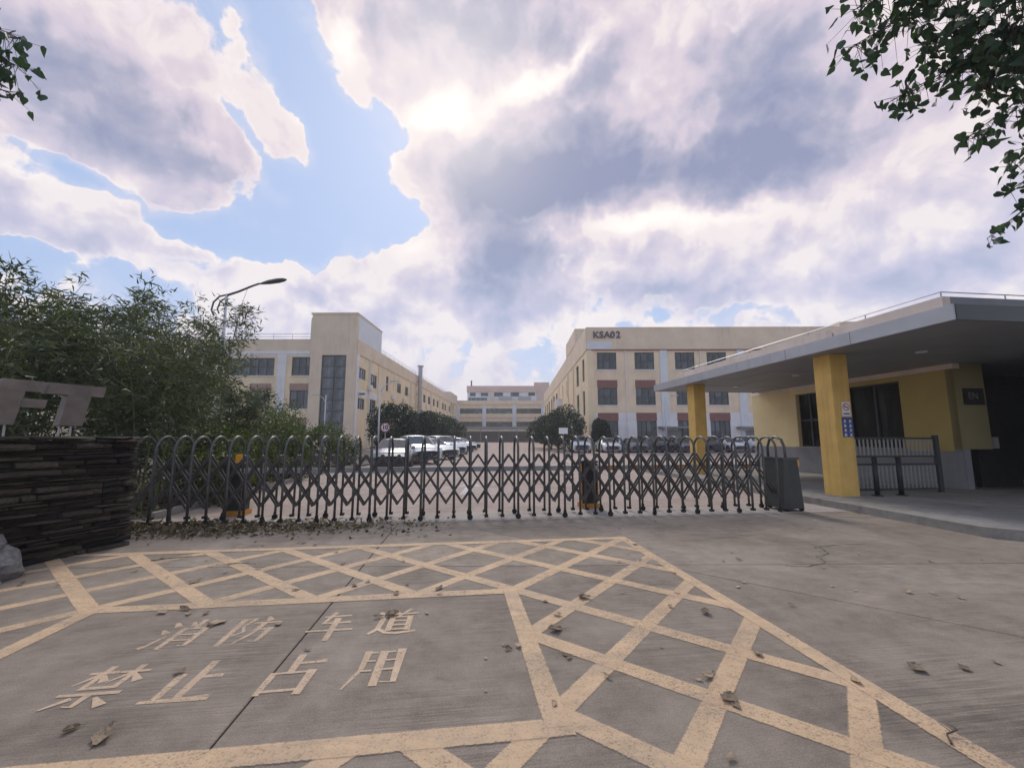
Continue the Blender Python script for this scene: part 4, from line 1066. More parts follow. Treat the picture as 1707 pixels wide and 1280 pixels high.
def sign_letter(polys, label):
    t = thing('sign_letter', (B.x, B.y, 0), label, 'letter', 'letters standing on the stone wall', rz=wang)
    g = G()
    for i, p in enumerate(polys):
        g.prism([(a + 0.15 * b, 1.70 + b) for a, b in p], -0.001 * i, 0.12 + 0.001 * i, xf=lambda X, Y, Z: (X, 0.16 + Z, Y))
    g.obj('letter', 'letter_steel', t)
    x = polys[0][0][0]; g = G()
    for dx in (0.04, 0.16): g.rod((x + dx, 0.22, 1.5), (x + dx, 0.22, 1.75), 0.012, n=6)
    g.obj('stud', 'steel', t)
    return t
LH = 0.56
def rect(a, b, c, d): return [(a, c), (b, c), (b, d), (a, d)]
sign_letter([rect(2.53, 2.78, 0, LH - 0.15), rect(2.31, 2.92, LH - 0.149, LH)], 'slanted steel letter T on the stone wall, nearest the gate')
sign_letter([rect(1.90, 2.11, 0, LH - 0.14), rect(1.90, 2.26, LH - 0.139, LH), rect(2.111, 2.34, 0.22, 0.33)], 'slanted steel letter F on the stone wall, left of the T')
sign_letter([rect(1.55, 1.84, 0, LH)], 'slanted steel letter cut by the left edge of the photo')
def boulder(loc, r, label, seed):
    r2 = random.Random(seed); g = G(); g.sphere((0, 0, 0), 1, 12, 8)
    ph = [r2.uniform(0, 6.3) for _ in range(6)]
    g.v = [tuple(c * (1 + 0.16 * math.sin(3 * x + ph[0]) + 0.14 * math.sin(4 * y + ph[1]) + 0.12 * math.sin(5 * z + ph[2] + 2 * x)) for c in (x, y, z * 0.62)) for x, y, z in g.v]
    o = g.obj('boulder', 'boulder'); o.location = loc; o.scale = (r, r * 0.85, r); o.rotation_euler = (r2.uniform(-.2, .2), r2.uniform(-.2, .2), r2.uniform(0, 6))
    return tag(o, label, 'rock', 'rocks at the foot of the stone wall')
boulder((-5.72, 4.78, 0.12), 0.30, 'grey rock at the foot of the stone wall, nearest the yellow lines', 3)
boulder((-5.78, 4.72, 0.36), 0.24, 'grey rock resting on top of the others below the stone wall', 5)
boulder((-6.0, 5.0, 0.16), 0.28, 'grey rock pressed against the base of the stone wall', 8)
boulder((-5.45, 4.35, 0.1), 0.24, 'low grey rock at the photo edge below the stone wall', 11)

# ------------------------------------------------------------------ lamps and signs
def lamp_big():
    t = thing('street_lamp', (-11.6, 16.5, 0), 'tall grey street lamp with scroll bracket rising out of the bamboo', 'street lamp')
    G().rod((0, 0, 0), (0, 0, 7.3), 0.085, 0.055, 12).obj('pole', 'lamp_grey', t, True)
    g = G(); g.tube([(-0.05, 0, 7.25), (0.45, 0, 7.42), (1.0, 0, 7.66), (1.3, 0, 7.77)], [0.05, 0.045, 0.04, 0.04], 8); g.obj('arm', 'lamp_dark', t, True)
    g = G(); g.tube([(0.02, 0, 7.3), (-0.3, 0, 7.22), (-0.52, 0, 6.98), (-0.58, 0, 6.66), (-0.46, 0, 6.42)], 0.035, 6)
    g.tube([(0.0, 0, 7.2), (-0.26, 0, 6.98), (-0.34, 0, 6.7), (-0.26, 0, 6.5)], 0.028, 6); g.obj('scroll_bracket', 'lamp_dark', t, True)
    g = G(); rings = []
    prof = [(0.0, 0.02, 0.03), (0.15, 0.07, 0.06), (0.4, 0.13, 0.10), (0.75, 0.155, 0.11), (1.0, 0.12, 0.08), (1.12, 0.03, 0.03)]
    v = []; n = 10
    for d, w, h in prof:
        for k in range(n):
            a = 2 * math.pi * k / n; v.append((1.26 + d, w * math.cos(a), 7.74 + 0.17 * d + h * math.sin(a) * (0.6 if math.sin(a) < 0 else 1)))
    f = [(i * n + k, i * n + (k + 1) % n, (i + 1) * n + (k + 1) % n, (i + 1) * n + k) for i in range(len(prof) - 1) for k in range(n)]
    g.add(v, f).obj('lamp_head', 'lamp_dark', t, True)
lamp_big()
def lamp_small(loc, h, side, label):
    t = thing('street_lamp', loc, label, 'street lamp')
    G().rod((0, 0, 0), (0, 0, h), 0.075, 0.05, 10).obj('pole', 'lamp_grey', t, True)
    g = G(); g.tube([(0, 0, h - 0.9), (side * 0.25, 0, h - 0.35), (side * 0.9, 0, h + 0.02)], 0.03, 6); g.obj('arm', 'lamp_grey', t, True)
    G().prism([(side * 0.75, -0.12), (side * 1.45, -0.1), (side * 1.45, 0.1), (side * 0.75, 0.12)][::side], h, h + 0.09).obj('lamp_head', 'lamp_grey', t)
    return t
lamp_small((-9.95, 31.5, 0), 5.7, 1, 'slim pale street lamp beside the speed limit sign')
lamp_small((-19.8, 44.5, 0), 6.0, -1, 'short pale street lamp before the tall stair window')
lamp_small((16.6, 45.5, 0), 6.0, 1, 'slim white street lamp before the KSA02 building')
t = thing('speed_sign', (-7.35, 24.5, 0), 'round white speed limit sign reading 10 on a post', 'sign')
G().rod((0, 0, 0), (0, 0, 2.3), 0.03, n=8).obj('post', 'steel', t)
g = G(); g.rod((0, -0.05, 2.1), (0, -0.035, 2.1), 0.28, n=24); g.obj('disc', 'sign_white', t)
ring_mesh(G(), (0, 2.1), 0.225, 0.275, -0.054).obj('red_ring', 'sign_red', t)
o = link('number', text_mesh('number', '10', 0.34, 0.002, 'black', bold=0.012), t); o.location = (0, -0.056, 2.1); o.rotation_euler = (R(90), 0, 0)
t = thing('sign_board', (4.85, 40, 0), 'small white rectangular sign board on a post before the round tree', 'sign')
G().rod((0, 0, 0), (0, 0, 2.4), 0.03, n=8).obj('post', 'steel', t)
G().box(-0.42, 0.42, -0.06, -0.035, 1.85, 2.42).obj('board', 'sign_white', t)

# ------------------------------------------------------------------ summer haze
hm = bpy.data.materials.new('haze'); hm.use_nodes = True
hn = hm.node_tree; hn.nodes.clear()
ho = hn.nodes.new('ShaderNodeOutputMaterial'); hv = hn.nodes.new('ShaderNodeVolumePrincipled')
hv.inputs['Color'].default_value = (0.95, 0.93, 0.95, 1); hv.inputs['Density'].default_value = 0.0012; hv.inputs['Anisotropy'].default_value = 0.2
hn.links.new(hv.outputs[0], ho.inputs['Volume'])
M['haze'] = hm
o = G().box(-100, 110, -30, 190, -1.2, 26).obj('haze', 'haze'); tag(o, kind='stuff')
SC.cycles.volume_bounces = 0

# ------------------------------------------------------------------ cars
def carpaint(name, col, metal=0.0):
    m, N, L, b = nodes_of(name)
    b.inputs['Base Color'].default_value = (*col, 1); b.inputs['Roughness'].default_value = 0.3
    b.inputs['Metallic'].default_value = metal; b.inputs['Coat Weight'].default_value = 0.8; b.inputs['Coat Roughness'].default_value = 0.05
    tc = N.new('ShaderNodeTexCoord')
    c = ramp(N, L, tex_noise(N, L, tc.outputs['Object'], 2.5, 4), [(0.3, tuple(x * 0.9 for x in col)), (0.7, col)])
    L.new(c, b.inputs['Base Color']); return m
M['car_white'] = carpaint('car_white', (0.80, 0.80, 0.80)); M['car_silver'] = carpaint('car_silver', (0.24, 0.24, 0.25), 0.3)
M['car_grey'] = carpaint('car_grey', (0.20, 0.20, 0.22), 0.3); M['car_black'] = carpaint('car_black', (0.025, 0.025, 0.03))
M['car_glass'] = glass('car_glass', (0.03, 0.035, 0.04), 0.03)
M['car_light'] = surf('headlight_lens', (0.75, 0.78, 0.8), 0.1, 0.1, 5); M['tail'] = surf('tail_lens', (0.4, 0.02, 0.02), 0.2, 0.1, 5)
M['rim'] = surf('alloy_rim', (0.5, 0.5, 0.52), 0.3, 0.1, 5, metal=0.8); M['plate'] = surf('number_plate', (0.03, 0.06, 0.2), 0.4, 0.05, 5)
SUV = [(2.32, .34, .70, .74, .70, .60), (2.22, .24, .84, .90, .86, .76), (1.75, .20, .92, 1.02, .91, .80), (1.05, .20, 1.0, 1.10, .92, .82), (0.30, .20, 1.04, 1.58, .92, .64), (-0.6, .20, 1.05, 1.64, .92, .64), (-1.6, .20, 1.06, 1.58, .92, .62), (-2.12, .24, 1.05, 1.16, .90, .76), (-2.3, .34, .90, .95, .80, .70)]
SED = [(2.36, .34, .62, .66, .70, .60), (2.26, .22, .74, .80, .86, .76), (1.75, .18, .82, .90, .90, .80), (0.95, .18, .90, .98, .91, .80), (0.10, .18, .94, 1.40, .91, .60), (-0.6, .18, .95, 1.46, .91, .60), (-1.1, .18, .96, 1.40, .91, .58), (-1.75, .2, .97, 1.06, .90, .74), (-2.25, .24, .95, 1.02, .86, .74), (-2.38, .36, .82, .86, .76, .66)]
def car_parts(st, color, gi):
    ring = []
    for (x, zl, zb, zt, w, wt) in st:
        h = [(w * .86, zl), (w, zl + .16), (w * 1.015, (zl + zb) / 2 + .05), (w, zb), (wt, zt), (wt * .55, zt + .035)]
        ring.append([(x, y, z) for y, z in h] + [(x, -y, z) for y, z in h[::-1]])
    n = 12; g = G(); v = [p for r_ in ring for p in r_]; f = []
    for i in range(len(st) - 1):
        for k in range(n): f.append((i * n + k, i * n + (k + 1) % n, (i + 1) * n + (k + 1) % n, (i + 1) * n + k))
    f += [tuple(range(n)), tuple(range((len(st) - 1) * n, len(st) * n))[::-1]]
    g.add(v, f); body = g.mesh('body', color, True)
    gl = []
    def strip(key, e0, e1, sh=0.93, off=0.014):
        """glass following the body between two edges given as matching point lists"""
        pts = [Vector(p) for p in e0] + [Vector(p) for p in e1]; c = sum(pts, Vector()) / len(pts); n0 = len(e0)
        nn = (pts[n0 - 1] - pts[0]).cross(pts[n0] - pts[0]).normalized()
        if nn.dot(c - Vector((0, 0, 0.8))) < 0: nn = -nn
        gg = G(); gg.add([c + (p - c) * sh + nn * off for p in pts], [(k, k + 1, n0 + k + 1, n0 + k) for k in range(n0 - 1)])
        gl.append((key, gg))
    a, b = gi                                            # cowl index, rear-glass start index
    for i in range(a, b + 1):
        r0, r1 = ring[i], ring[i + 1]
        if a < i < b:
            strip('side_window', (r0[3], r1[3]), (r0[4], r1[4]), 0.88); strip('side_window', (r0[8], r1[8]), (r0[7], r1[7]), 0.88)
        elif i == a: strip('windscreen', r0[4:8], r1[4:8])
        else: strip('rear_window', r0[4:8], r1[4:8], 0.9)
    return body, [(k, x.mesh(k, 'car_glass')) for k, x in gl]
wt_ = G(); wt_.rod((0, -0.11, 0), (0, 0.11, 0), 0.335, n=20); TY = wt_.mesh('tyre', 'rubber')
wr = G(); wr.rod((0, -0.118, 0), (0, 0.118, 0), 0.215, n=14); WRm = wr.mesh('rim', 'rim')
CARC = {}
def car(kind, color, loc, heading, label, group):
    st, gi = (SUV, (3, 6)) if kind == 'suv' else (SED, (3, 6))
    key = (kind, color)
    if key not in CARC: CARC[key] = car_parts(st, color, gi)
    body, gls = CARC[key]
    t = thing('parked_car', loc, label, 'car', group, rz=heading)
    link('body', body, t)
    for k, me in gls: link(k, me, t)
    fz = st[1][2]; fx = st[0][0]
    for s in (-1, 1):
        for x in (1.42, -1.38):
            w = link('wheel', TY, t); w.location = (x, s * 0.83, 0.335); r_ = link('rim', WRm, w)
            G().rod((x, s * 0.90, 0.36), (x, s * 0.925, 0.36), 0.40, n=18).obj('wheel_arch', 'black', t)
        G().prism([(fx - 0.02, s * 0.42), (fx - 0.12, s * 0.80), (fx - 0.45, s * 0.885), (fx - 0.3, s * 0.5)][::s], fz - 0.17, fz - 0.02).obj('headlight', 'car_light', t)
        G().box(1.0, 1.16, s * 0.98 - 0.08, s * 0.98 + 0.08, st[3][3] - 0.02, st[3][3] + 0.12).obj('wing_mirror', color, t)
        G().box(st[-1][0] + 0.0, st[-1][0] + 0.2, s * 0.72 - 0.1, s * 0.72 + 0.1, fz - 0.1, fz + 0.05).obj('tail_light', 'tail', t)
    G().prism([(fx + 0.012, -0.5), (fx + 0.012, 0.5), (fx - 0.1, 0.52), (fx - 0.1, -0.52)], fz - 0.34, fz - 0.12).obj('grille', 'black', t)
    G().box(fx - 0.14, fx + 0.006, -0.66, 0.66, 0.30, 0.42).obj('lower_intake', 'black', t)
    G().box(fx + 0.013, fx + 0.02, -0.20, 0.20, fz - 0.38, fz - 0.28).obj('number_plate', 'plate', t)
    return t
GL, GR = 'cars parked on the left of the yard', 'cars parked before the KSA02 building'
car('sedan', 'car_silver', (-6.0, 21.6, 0), R(-78), 'silver grey sedan, nearest of the left row of cars', GL)
car('suv', 'car_white', (-5.9, 26.2, 0), R(-62), 'white tall car, second from the gate in the left row', GL)
car('sedan', 'car_white', (-5.9, 31.0, 0), R(-45), 'white sedan, third from the gate in the left row', GL)
car('suv', 'car_white', (-5.9, 35.2, 0), R(-42), 'white car, fourth from the gate in the left row', GL)
car('suv', 'car_white', (-6.0, 39.6, 0), R(-40), 'white car, fifth from the gate in the left row', GL)
car('sedan', 'car_white', (-6.1, 46.0, 0), R(-35), 'white sedan, second from the far end of the left row', GL)
car('sedan', 'car_silver', (-6.2, 52.0, 0), R(-30), 'pale sedan at the far end of the left row', GL)
for kd, col, x, lab in (('suv', 'car_white', 7.0, 'white tall car at the left end of the right row, beside the round tree'),
        ('sedan', 'car_white', 9.9, 'white car, second from the left in the right row'), ('sedan', 'car_silver', 12.6, 'silver car, third from the left in the right row'),
        ('suv', 'car_black', 15.2, 'black car, fourth from the left in the right row'), ('sedan', 'car_grey', 17.6, 'dark grey car, fifth in the right row, left of the far pillar'),
        ('suv', 'car_black', 20.0, 'black car half hidden by the far yellow pillar'), ('sedan', 'car_white', 22.6, 'white sedan right of the far yellow pillar'),
        ('suv', 'car_white', 25.2, 'white tall car at the right end of the right row')):
    car(kd, col, (x, 44.0, 0), R(-90 + rng.uniform(-3, 3)), lab, GR)

# ------------------------------------------------------------------ vegetation
def unit(v): return v / np.maximum(np.linalg.norm(v, axis=1, keepdims=True), 1e-6)
def leaves_mesh(name, P, D, Ln, Wd, mat, shape='lance'):
    """one small folded leaf per point; P base, D direction"""
    n = len(P); D = unit(D)
    S = unit(np.cross(D, unit(nrg.normal(size=(n, 3))))); U = np.cross(S, D)
    Ln = np.broadcast_to(Ln, (n,))[:, None]; Wd = np.broadcast_to(Wd, (n,))[:, None]
    if shape == 'lance':
        loc = [(0, 0, 0), (0.35, 1, 0.12), (1, 0, -0.15), (0.35, -1, 0.12)]
        faces = [(0, 1, 2, 3)]
    else:
        loc = [(0, 0, 0), (-0.06, 0.45, 0.06), (0.06, 0.85, 0.11), (0.28, 1.0, 0.15), (0.52, 0.82, 0.1), (0.8, 0.36, 0.0), (1.08, 0, -0.14), (0.8, -0.36, 0.0), (0.52, -0.82, 0.1), (0.28, -1.0, 0.15), (0.06, -0.85, 0.11), (-0.06, -0.45, 0.06)]
        faces = [(0, 1, 2, 3, 4, 5, 6), (0, 6, 7, 8, 9, 10, 11)]
    k = len(loc)
    V = np.stack([P + D * Ln * a + S * Wd * b + U * Ln * c for a, b, c in loc], axis=1).reshape(-1, 3)
    me = bpy.data.meshes.new(name)
    nf = len(faces); fl = [len(f) for f in faces]
    idx = np.concatenate([np.concatenate([np.array(f) for f in faces])[None, :] + (np.arange(n) * k)[:, None]], axis=0).reshape(-1)
    me.vertices.add(n * k); me.vertices.foreach_set('co', V.reshape(-1).astype(np.float32))
    me.loops.add(len(idx)); me.loops.foreach_set('vertex_index', idx.astype(np.int32))
    me.polygons.add(n * nf)
    tot = np.tile(np.array(fl), n); st = np.concatenate([[0], np.cumsum(tot)[:-1]])
    me.polygons.foreach_set('loop_start', st.astype(np.int32))
    me.update(calc_edges=True); me.materials.append(M[mat]); return me

# ---- bamboo thicket left of the gate
def bamboo(x, y, h, label, nc=7, spread=0.75, leaves=3700, lean=(0, 0)):
    t = thing('bamboo', (x, y, 0), label, 'bamboo', 'bamboo thicket behind the stone wall')
    g = G(); P, D = [], []
    for c in range(nc):
        a = rng.uniform(0, 6.28); r0 = spread * math.sqrt(rng.random()) * 0.6
        bx, by = r0 * math.cos(a), r0 * math.sin(a); hh = h * rng.uniform(0.6, 1.06)
        dx, dy = math.cos(a) * rng.uniform(0.2, 1.1) + lean[0], math.sin(a) * rng.uniform(0.2, 1.1) + lean[1]
        pts = []
        for i in range(9):
            s = i / 8; pts.append(Vector((bx + dx * s ** 2.6, by + dy * s ** 2.6, hh * (s - 0.10 * s ** 4))))
        g.tube(pts, [0.028 * (1 - 0.85 * i / 8) for i in range(9)], 6)
        for b in range(26):                               # side branches carrying leaf sprays
            s = 0.12 + 0.88 * rng.random() ** 0.75; i = min(7, int(s * 8)); p = pts[i].lerp(pts[i + 1], s * 8 - i)
            aa = rng.uniform(0, 6.28); ln = rng.uniform(0.45, 1.25) * (1.05 - 0.45 * s)
            q = p + Vector((math.cos(aa) * ln, math.sin(aa) * ln, ln * rng.uniform(0.0, 0.65)))
            m_ = p.lerp(q, 0.5) + Vector((0, 0, 0.1))
            g.tube([p, m_, q], [0.006, 0.005, 0.002], 3, False)
            nl = int(leaves / (nc * 26))
            for _ in range(nl):
                w = rng.random() ** 0.6; z = p.lerp(m_, min(1, 2 * w)) if w < 0.5 else m_.lerp(q, 2 * w - 1)
                P.append(z + Vector((rng.gauss(0, 0.09), rng.gauss(0, 0.09), rng.gauss(0, 0.08))))
                o_ = (q - p).normalized() * 0.5 + Vector((rng.gauss(0, 0.75), rng.gauss(0, 0.75), rng.gauss(-0.15, 0.55)))
                D.append(o_)
    g.obj('culm', 'culm', t)
    P, D = np.array([tuple(p) for p in P]), np.array([tuple(d) for d in D]); n = len(P)
    link('foliage', leaves_mesh('foliage', P, D, nrg.uniform(0.15, 0.28, n), nrg.uniform(0.013, 0.024, n), 'bamboo_leaf'), t)
    return t
BB = [(-8.3, 6.7, 4.5, 'dark bamboo clump right behind the steel letters'), (-9.8, 7.6, 5.2, 'bamboo clump at the left edge behind the steel letters'),
      (-7.7, 8.7, 4.0, 'bamboo clump behind the end of the stone wall'), (-11.2, 9.4, 5.9, 'tall bamboo clump at the left edge of the thicket'),
      (-9.4, 9.6, 5.5, 'tall bamboo clump behind the letter T'), (-8.5, 10.8, 4.6, 'bamboo clump behind the first arches of the gate'),
      (-13.2, 11.4, 6.4, 'tallest bamboo clump at the far left'), (-11.0, 11.6, 6.3, 'tall feathery bamboo clump with thin top against the sky'),
      (-9.9, 12.6, 6.3, 'bamboo clump left of the street lamp'), (-10.2, 14.2, 7.7, 'arching bamboo clump reaching up beside the lamp head'),
      (-9.9, 14.6, 3.6, 'low bamboo clump in front of the lamp pole'), (-14.2, 14.6, 6.8, 'rear bamboo clump far behind the stone wall'), (-12.4, 13.8, 7.0, 'rear bamboo clump with pale yellow green leaves')]
for (x, y, h, lab) in BB: bamboo(x, y, h, lab)

def leaf_ball(rad, n, lump=0.28, shell=0.55, seed=0):
    r2 = np.random.default_rng(seed)
    d = unit(r2.normal(size=(n, 3))); ph = r2.uniform(0, 6.28, 8)
    k = 1 + lump * (np.sin(3.1 * d[:, 0] + ph[0]) * np.sin(2.7 * d[:, 1] + ph[1]) + 0.6 * np.sin(6 * d[:, 2] + 5 * d[:, 0] + ph[2]) * np.sin(5 * d[:, 1] + ph[3]) + 0.35 * np.sin(11 * d[:, 0] + ph[4]) * np.sin(12 * d[:, 1] + 9 * d[:, 2] + ph[5]))
    r = (shell + (1 - shell) * r2.random(n) ** 0.6) * k
    P = d * r[:, None] * np.array(rad)
    D = d * 0.7 + r2.normal(size=(n, 3)) * 0.8
    return P, D
def bush(name, loc, rad, cz, n, size, mat, label, cat, group, trunk=0.06, seed=0, lump=0.28, wd=0.38):
    t = thing(name, loc, label, cat, group)
    P, D = leaf_ball(rad, n, lump, 0.5, seed); P[:, 2] += cz; P[:, 2] = np.maximum(P[:, 2], 0.04 + nrg.random(n) * 0.1)
    link('foliage' if name != 'round_tree' else 'crown', leaves_mesh('foliage', P, D, nrg.uniform(0.7, 1.3, n) * size, nrg.uniform(0.8, 1.2, n) * size * wd, mat), t)
    g = G(); r2 = random.Random(seed)
    g.tube([(0, 0, -0.03), (0.03, 0.02, cz * 0.6), (0.05, 0, cz)], [trunk, trunk * 0.8, trunk * 0.5], 7)
    for k in range(7):
        a = r2.uniform(0, 6.28); g.tube([(0.02, 0, cz * 0.45), (rad[0] * 0.35 * math.cos(a), rad[1] * 0.35 * math.sin(a), cz * 0.9), (rad[0] * 0.75 * math.cos(a), rad[1] * 0.75 * math.sin(a), cz + rad[2] * r2.uniform(-0.2, 0.7))], [trunk * 0.5, trunk * 0.3, trunk * 0.08], 5)
    g.obj('trunk' if name == 'round_tree' else 'stems', 'bark', t)
    return t
SHG = 'shrubs behind the left of the gate'
SH = [(-7.9, 11.2, 1.0, 1.1, 'leafy green shrub behind the gate below the bamboo'), (-6.9, 10.2, 0.8, 0.75, 'low shrub just behind the barrier machine at the left of the gate'),
      (-9.4, 17.0, 1.2, 1.35, 'broad shrub right of the lamp pole base'), (-8.3, 15.8, 0.95, 1.0, 'yellow green shrub left of the parked silver car'),
      (-7.9, 13.2, 0.85, 0.85, 'small shrub in the middle of the planted strip'), (-9.2, 20.4, 1.2, 1.3, 'tall shrub beside the kerb, nearest the silver sedan'),
      (-10.8, 19.6, 1.5, 1.6, 'wide shrub before the stair tower'), (-12.4, 21.5, 1.7, 1.9, 'large loose shrub before the white pilaster'), (-9.3, 23.6, 0.9, 0.9, 'round shrub behind the silver sedan')]
for i, (x, y, r_, h, lab) in enumerate(SH):
    bush('shrub', (x, y, 0), (r_, r_ * 0.9, h * 0.85), h * 0.85, int(2600 * r_ * h) + 900, 0.085, 'shrub_leaf', lab, 'shrub', SHG, 0.03, 30 + i, 0.34)
for i, (x, y, r_, h, lab) in enumerate(((-9.6, 34.5, 2.0, 4.3, 'large dark round tree behind the speed limit sign'), (-9.3, 42, 2.0, 4.1, 'dark clipped tree, second along the left of the yard'),
        (-9.4, 48, 2.2, 4.3, 'dark clipped tree, third along the left of the yard'), (-9.6, 55, 2.4, 4.5, 'dark clipped tree, fourth along the left of the yard'), (-10.0, 63, 2.6, 4.6, 'dark clipped tree, fifth along the left of the yard'), (-10.5, 72, 2.8, 4.6, 'dark clipped tree farthest along the left of the yard'),
        (5.7, 46.0, 2.5, 4.7, 'large dark round tree at the corner of the KSA02 building'), (9.9, 46.8, 1.0, 3.5, 'small dark tree right of the big round one'), (4.9, 53, 2.4, 4.4, 'dark tree behind the large round one on the right'), (4.6, 60, 2.3, 4.0, 'dark tree farther along the right of the yard'))):
    bush('round_tree', (x, y, 0), (r_, r_, (h - 0.5) / 2), 0.5 + (h - 0.5) / 2, 6500, 0.16, 'dark_leaf', lab, 'tree', 'dark trees along the yard', 0.12, 60 + i, 0.16, 0.5)

for i, (x, y, r_, h, lab) in enumerate(((14.6, 10.6, 0.95, 3.2, 'dense dark hedge plant under the canopy beside the guardhouse end wall'), (15.2, 9.6, 1.0, 3.0, 'dense dark hedge plant at the right edge under the canopy'))):
    bush('shrub', (x, y, 0.15), (r_, r_, h / 2), h / 2, 5200, 0.10, 'dark_leaf', lab, 'shrub', 'dark hedge plants under the canopy', 0.04, 90 + i, 0.2)
# ---- street trees over the viewer: branches hang into the picture
def street_tree(loc, label, limbs, sprays, crown, n_out, seed):
    t = thing('street_tree', loc, label, 'tree', 'street trees either side of the viewer')
    r2 = random.Random(seed); rn = np.random.default_rng(seed); L0 = Vector(loc)
    g = G(); g.tube([(0, 0, -0.05), (0.05, 0, 1.2), (-0.03, 0.05, 2.8), (0.0, 0.0, crown[2] - 1.0), (0, 0, crown[2] + 1.5)], [0.24, 0.19, 0.16, 0.12, 0.05], 12)
    g.obj('trunk', 'bark', t, True)
    g = G()
    for pts in limbs: g.tube([Vector(p) - L0 for p in pts], [0.06 * (1 - 0.85 * i / (len(pts) - 1)) + 0.004 for i in range(len(pts))], 7)
    g.obj('limb', 'bark', t, True)
    # twigs with broad leaves that show in the picture
    P, D = [], []; g = G()
    for (a, b, r_, n) in sprays:
        a, b = Vector(a) - L0, Vector(b) - L0
        g.tube([a, a.lerp(b, 0.5) + Vector((0, 0, 0.05)), b], [0.012, 0.008, 0.003], 5, False)
        for _ in range(n):
            w = r2.random() ** 0.8; p = a.lerp(b, w)
            cg = lambda m_, s_: m_ + max(-1.5, min(1.5, r2.gauss(0, 1))) * s_
            q = p + Vector((cg(0, r_), cg(0, r_), cg(-r_ * 0.35, r_ * 0.8))) * (1.05 - 0.45 * w)
            if (q - p).length > 0.04: g.tube([p, q], [0.003, 0.0015], 3, False)
            P.append(tuple(q)); D.append((r2.gauss(0, 0.6), r2.gauss(0, 0.6), r2.gauss(-0.8, 0.4)))
    g.obj('twigs', 'twig', t)
    P, D = np.array(P), np.array(D); n = len(P); sel = rn.permutation(n)
    ind = sel[:290]
    lm = [leaves_mesh('leaf', np.zeros((1, 3)), np.array([[0, 0.35, -1.0]]), 1.0, 0.46, 'poplar_leaf', 'heart') for _ in range(5)]
    for k in ind:
        o = link('leaf', lm[k % 5], t); o.location = P[k]; s = r2.uniform(0.055, 0.098)
        o.scale = (s, s, s); o.rotation_euler = (r2.gauss(0, 0.5), r2.gauss(0, 0.5), r2.uniform(0, 6.28))
    rest = sel[290:]
    if len(rest):
        o = link('foliage', leaves_mesh('foliage', P[rest], D[rest], rn.uniform(0.06, 0.105, len(rest)), rn.uniform(0.028, 0.048, len(rest)), 'poplar_leaf', 'heart'), t); tag(o, kind='stuff')
    # the rest of the crown
    Q, E_ = leaf_ball((crown[3], crown[4], crown[5]), n_out, 0.25, 0.35, seed); Q += np.array([crown[0], crown[1], crown[2]]) - np.array(loc) + np.array([0, 0, 1.0])
    o = link('crown', leaves_mesh('crown', Q, E_, rn.uniform(0.10, 0.16, n_out), rn.uniform(0.05, 0.075, n_out), 'poplar_leaf', 'heart'), t); tag(o, kind='stuff')
    return t
def P3(u, v, d):
    """point d metres from the lens centre, seen at azimuth u and elevation v in degrees"""
    a, e = R(u), R(v); return (d * math.sin(a) * math.cos(e), d * math.cos(a) * math.cos(e), 1.55 + d * math.sin(e))
street_tree((9.0, 2.4, 0.15), 'street tree whose leafy branches hang into the upper right',
    [[(9.0, 2.4, 5.0), P3(66, 36, 8.0), P3(58, 38, 7.0), P3(49, 38.5, 6.6)], [(9.0, 2.4, 4.6), P3(66, 30, 8.0), P3(57, 32, 7.0), P3(51, 32.5, 6.6)], [(9.0, 2.4, 4.2), P3(64, 24, 8.0), P3(56, 25, 7.2), P3(53, 25, 6.9)]],
    [(P3(58, 37, 6.8), P3(41.9, 37.4, 6.2), 0.22, 190), (P3(57, 40, 6.8), P3(42.6, 40, 6.2), 0.25, 200), (P3(57, 43, 6.8), P3(46, 43, 6.2), 0.28, 90), (P3(57, 32, 6.8), P3(44.8, 31.8, 6.4), 0.19, 170), (P3(57, 35, 6.8), P3(47.5, 34.8, 6.3), 0.24, 190),
     (P3(57, 28.5, 6.9), P3(49.6, 26.4, 6.5), 0.15, 80), (P3(57, 30, 6.6), P3(50.5, 29.9, 6.3), 0.20, 130), (P3(57, 33, 6.6), P3(51.5, 33, 6.3), 0.22, 110), (P3(56, 25, 6.9), P3(51.8, 23, 6.6), 0.16, 55), (P3(55.5, 20.5, 6.9), P3(50.0, 17.6, 6.6), 0.10, 30), (P3(55.5, 21.8, 6.9), P3(51.2, 20.9, 6.6), 0.11, 26)],
    (10.2, 2.2, 7.0, 4.0, 3.6, 2.8), 12000, 21)  # unseen crown made wide and dense to shade the guardhouse side
street_tree((-8.8, 2.2, 0), 'street tree whose leaf tips show at the upper left edge',
    [[(-8.8, 2.2, 5.0), P3(-66, 30, 8.0), P3(-58, 30.5, 7.2), P3(-54, 31, 6.8)]],
    [(P3(-60, 31.5, 7.0), P3(-52.4, 32.6, 6.6), 0.17, 95), (P3(-60, 30, 7.0), P3(-52.4, 30.6, 6.6), 0.17, 90), (P3(-59, 28, 7.0), P3(-52.8, 28.4, 6.6), 0.13, 60)],
    (-10.0, 1.8, 6.8, 3.6, 3.4, 2.8), 9000, 22)

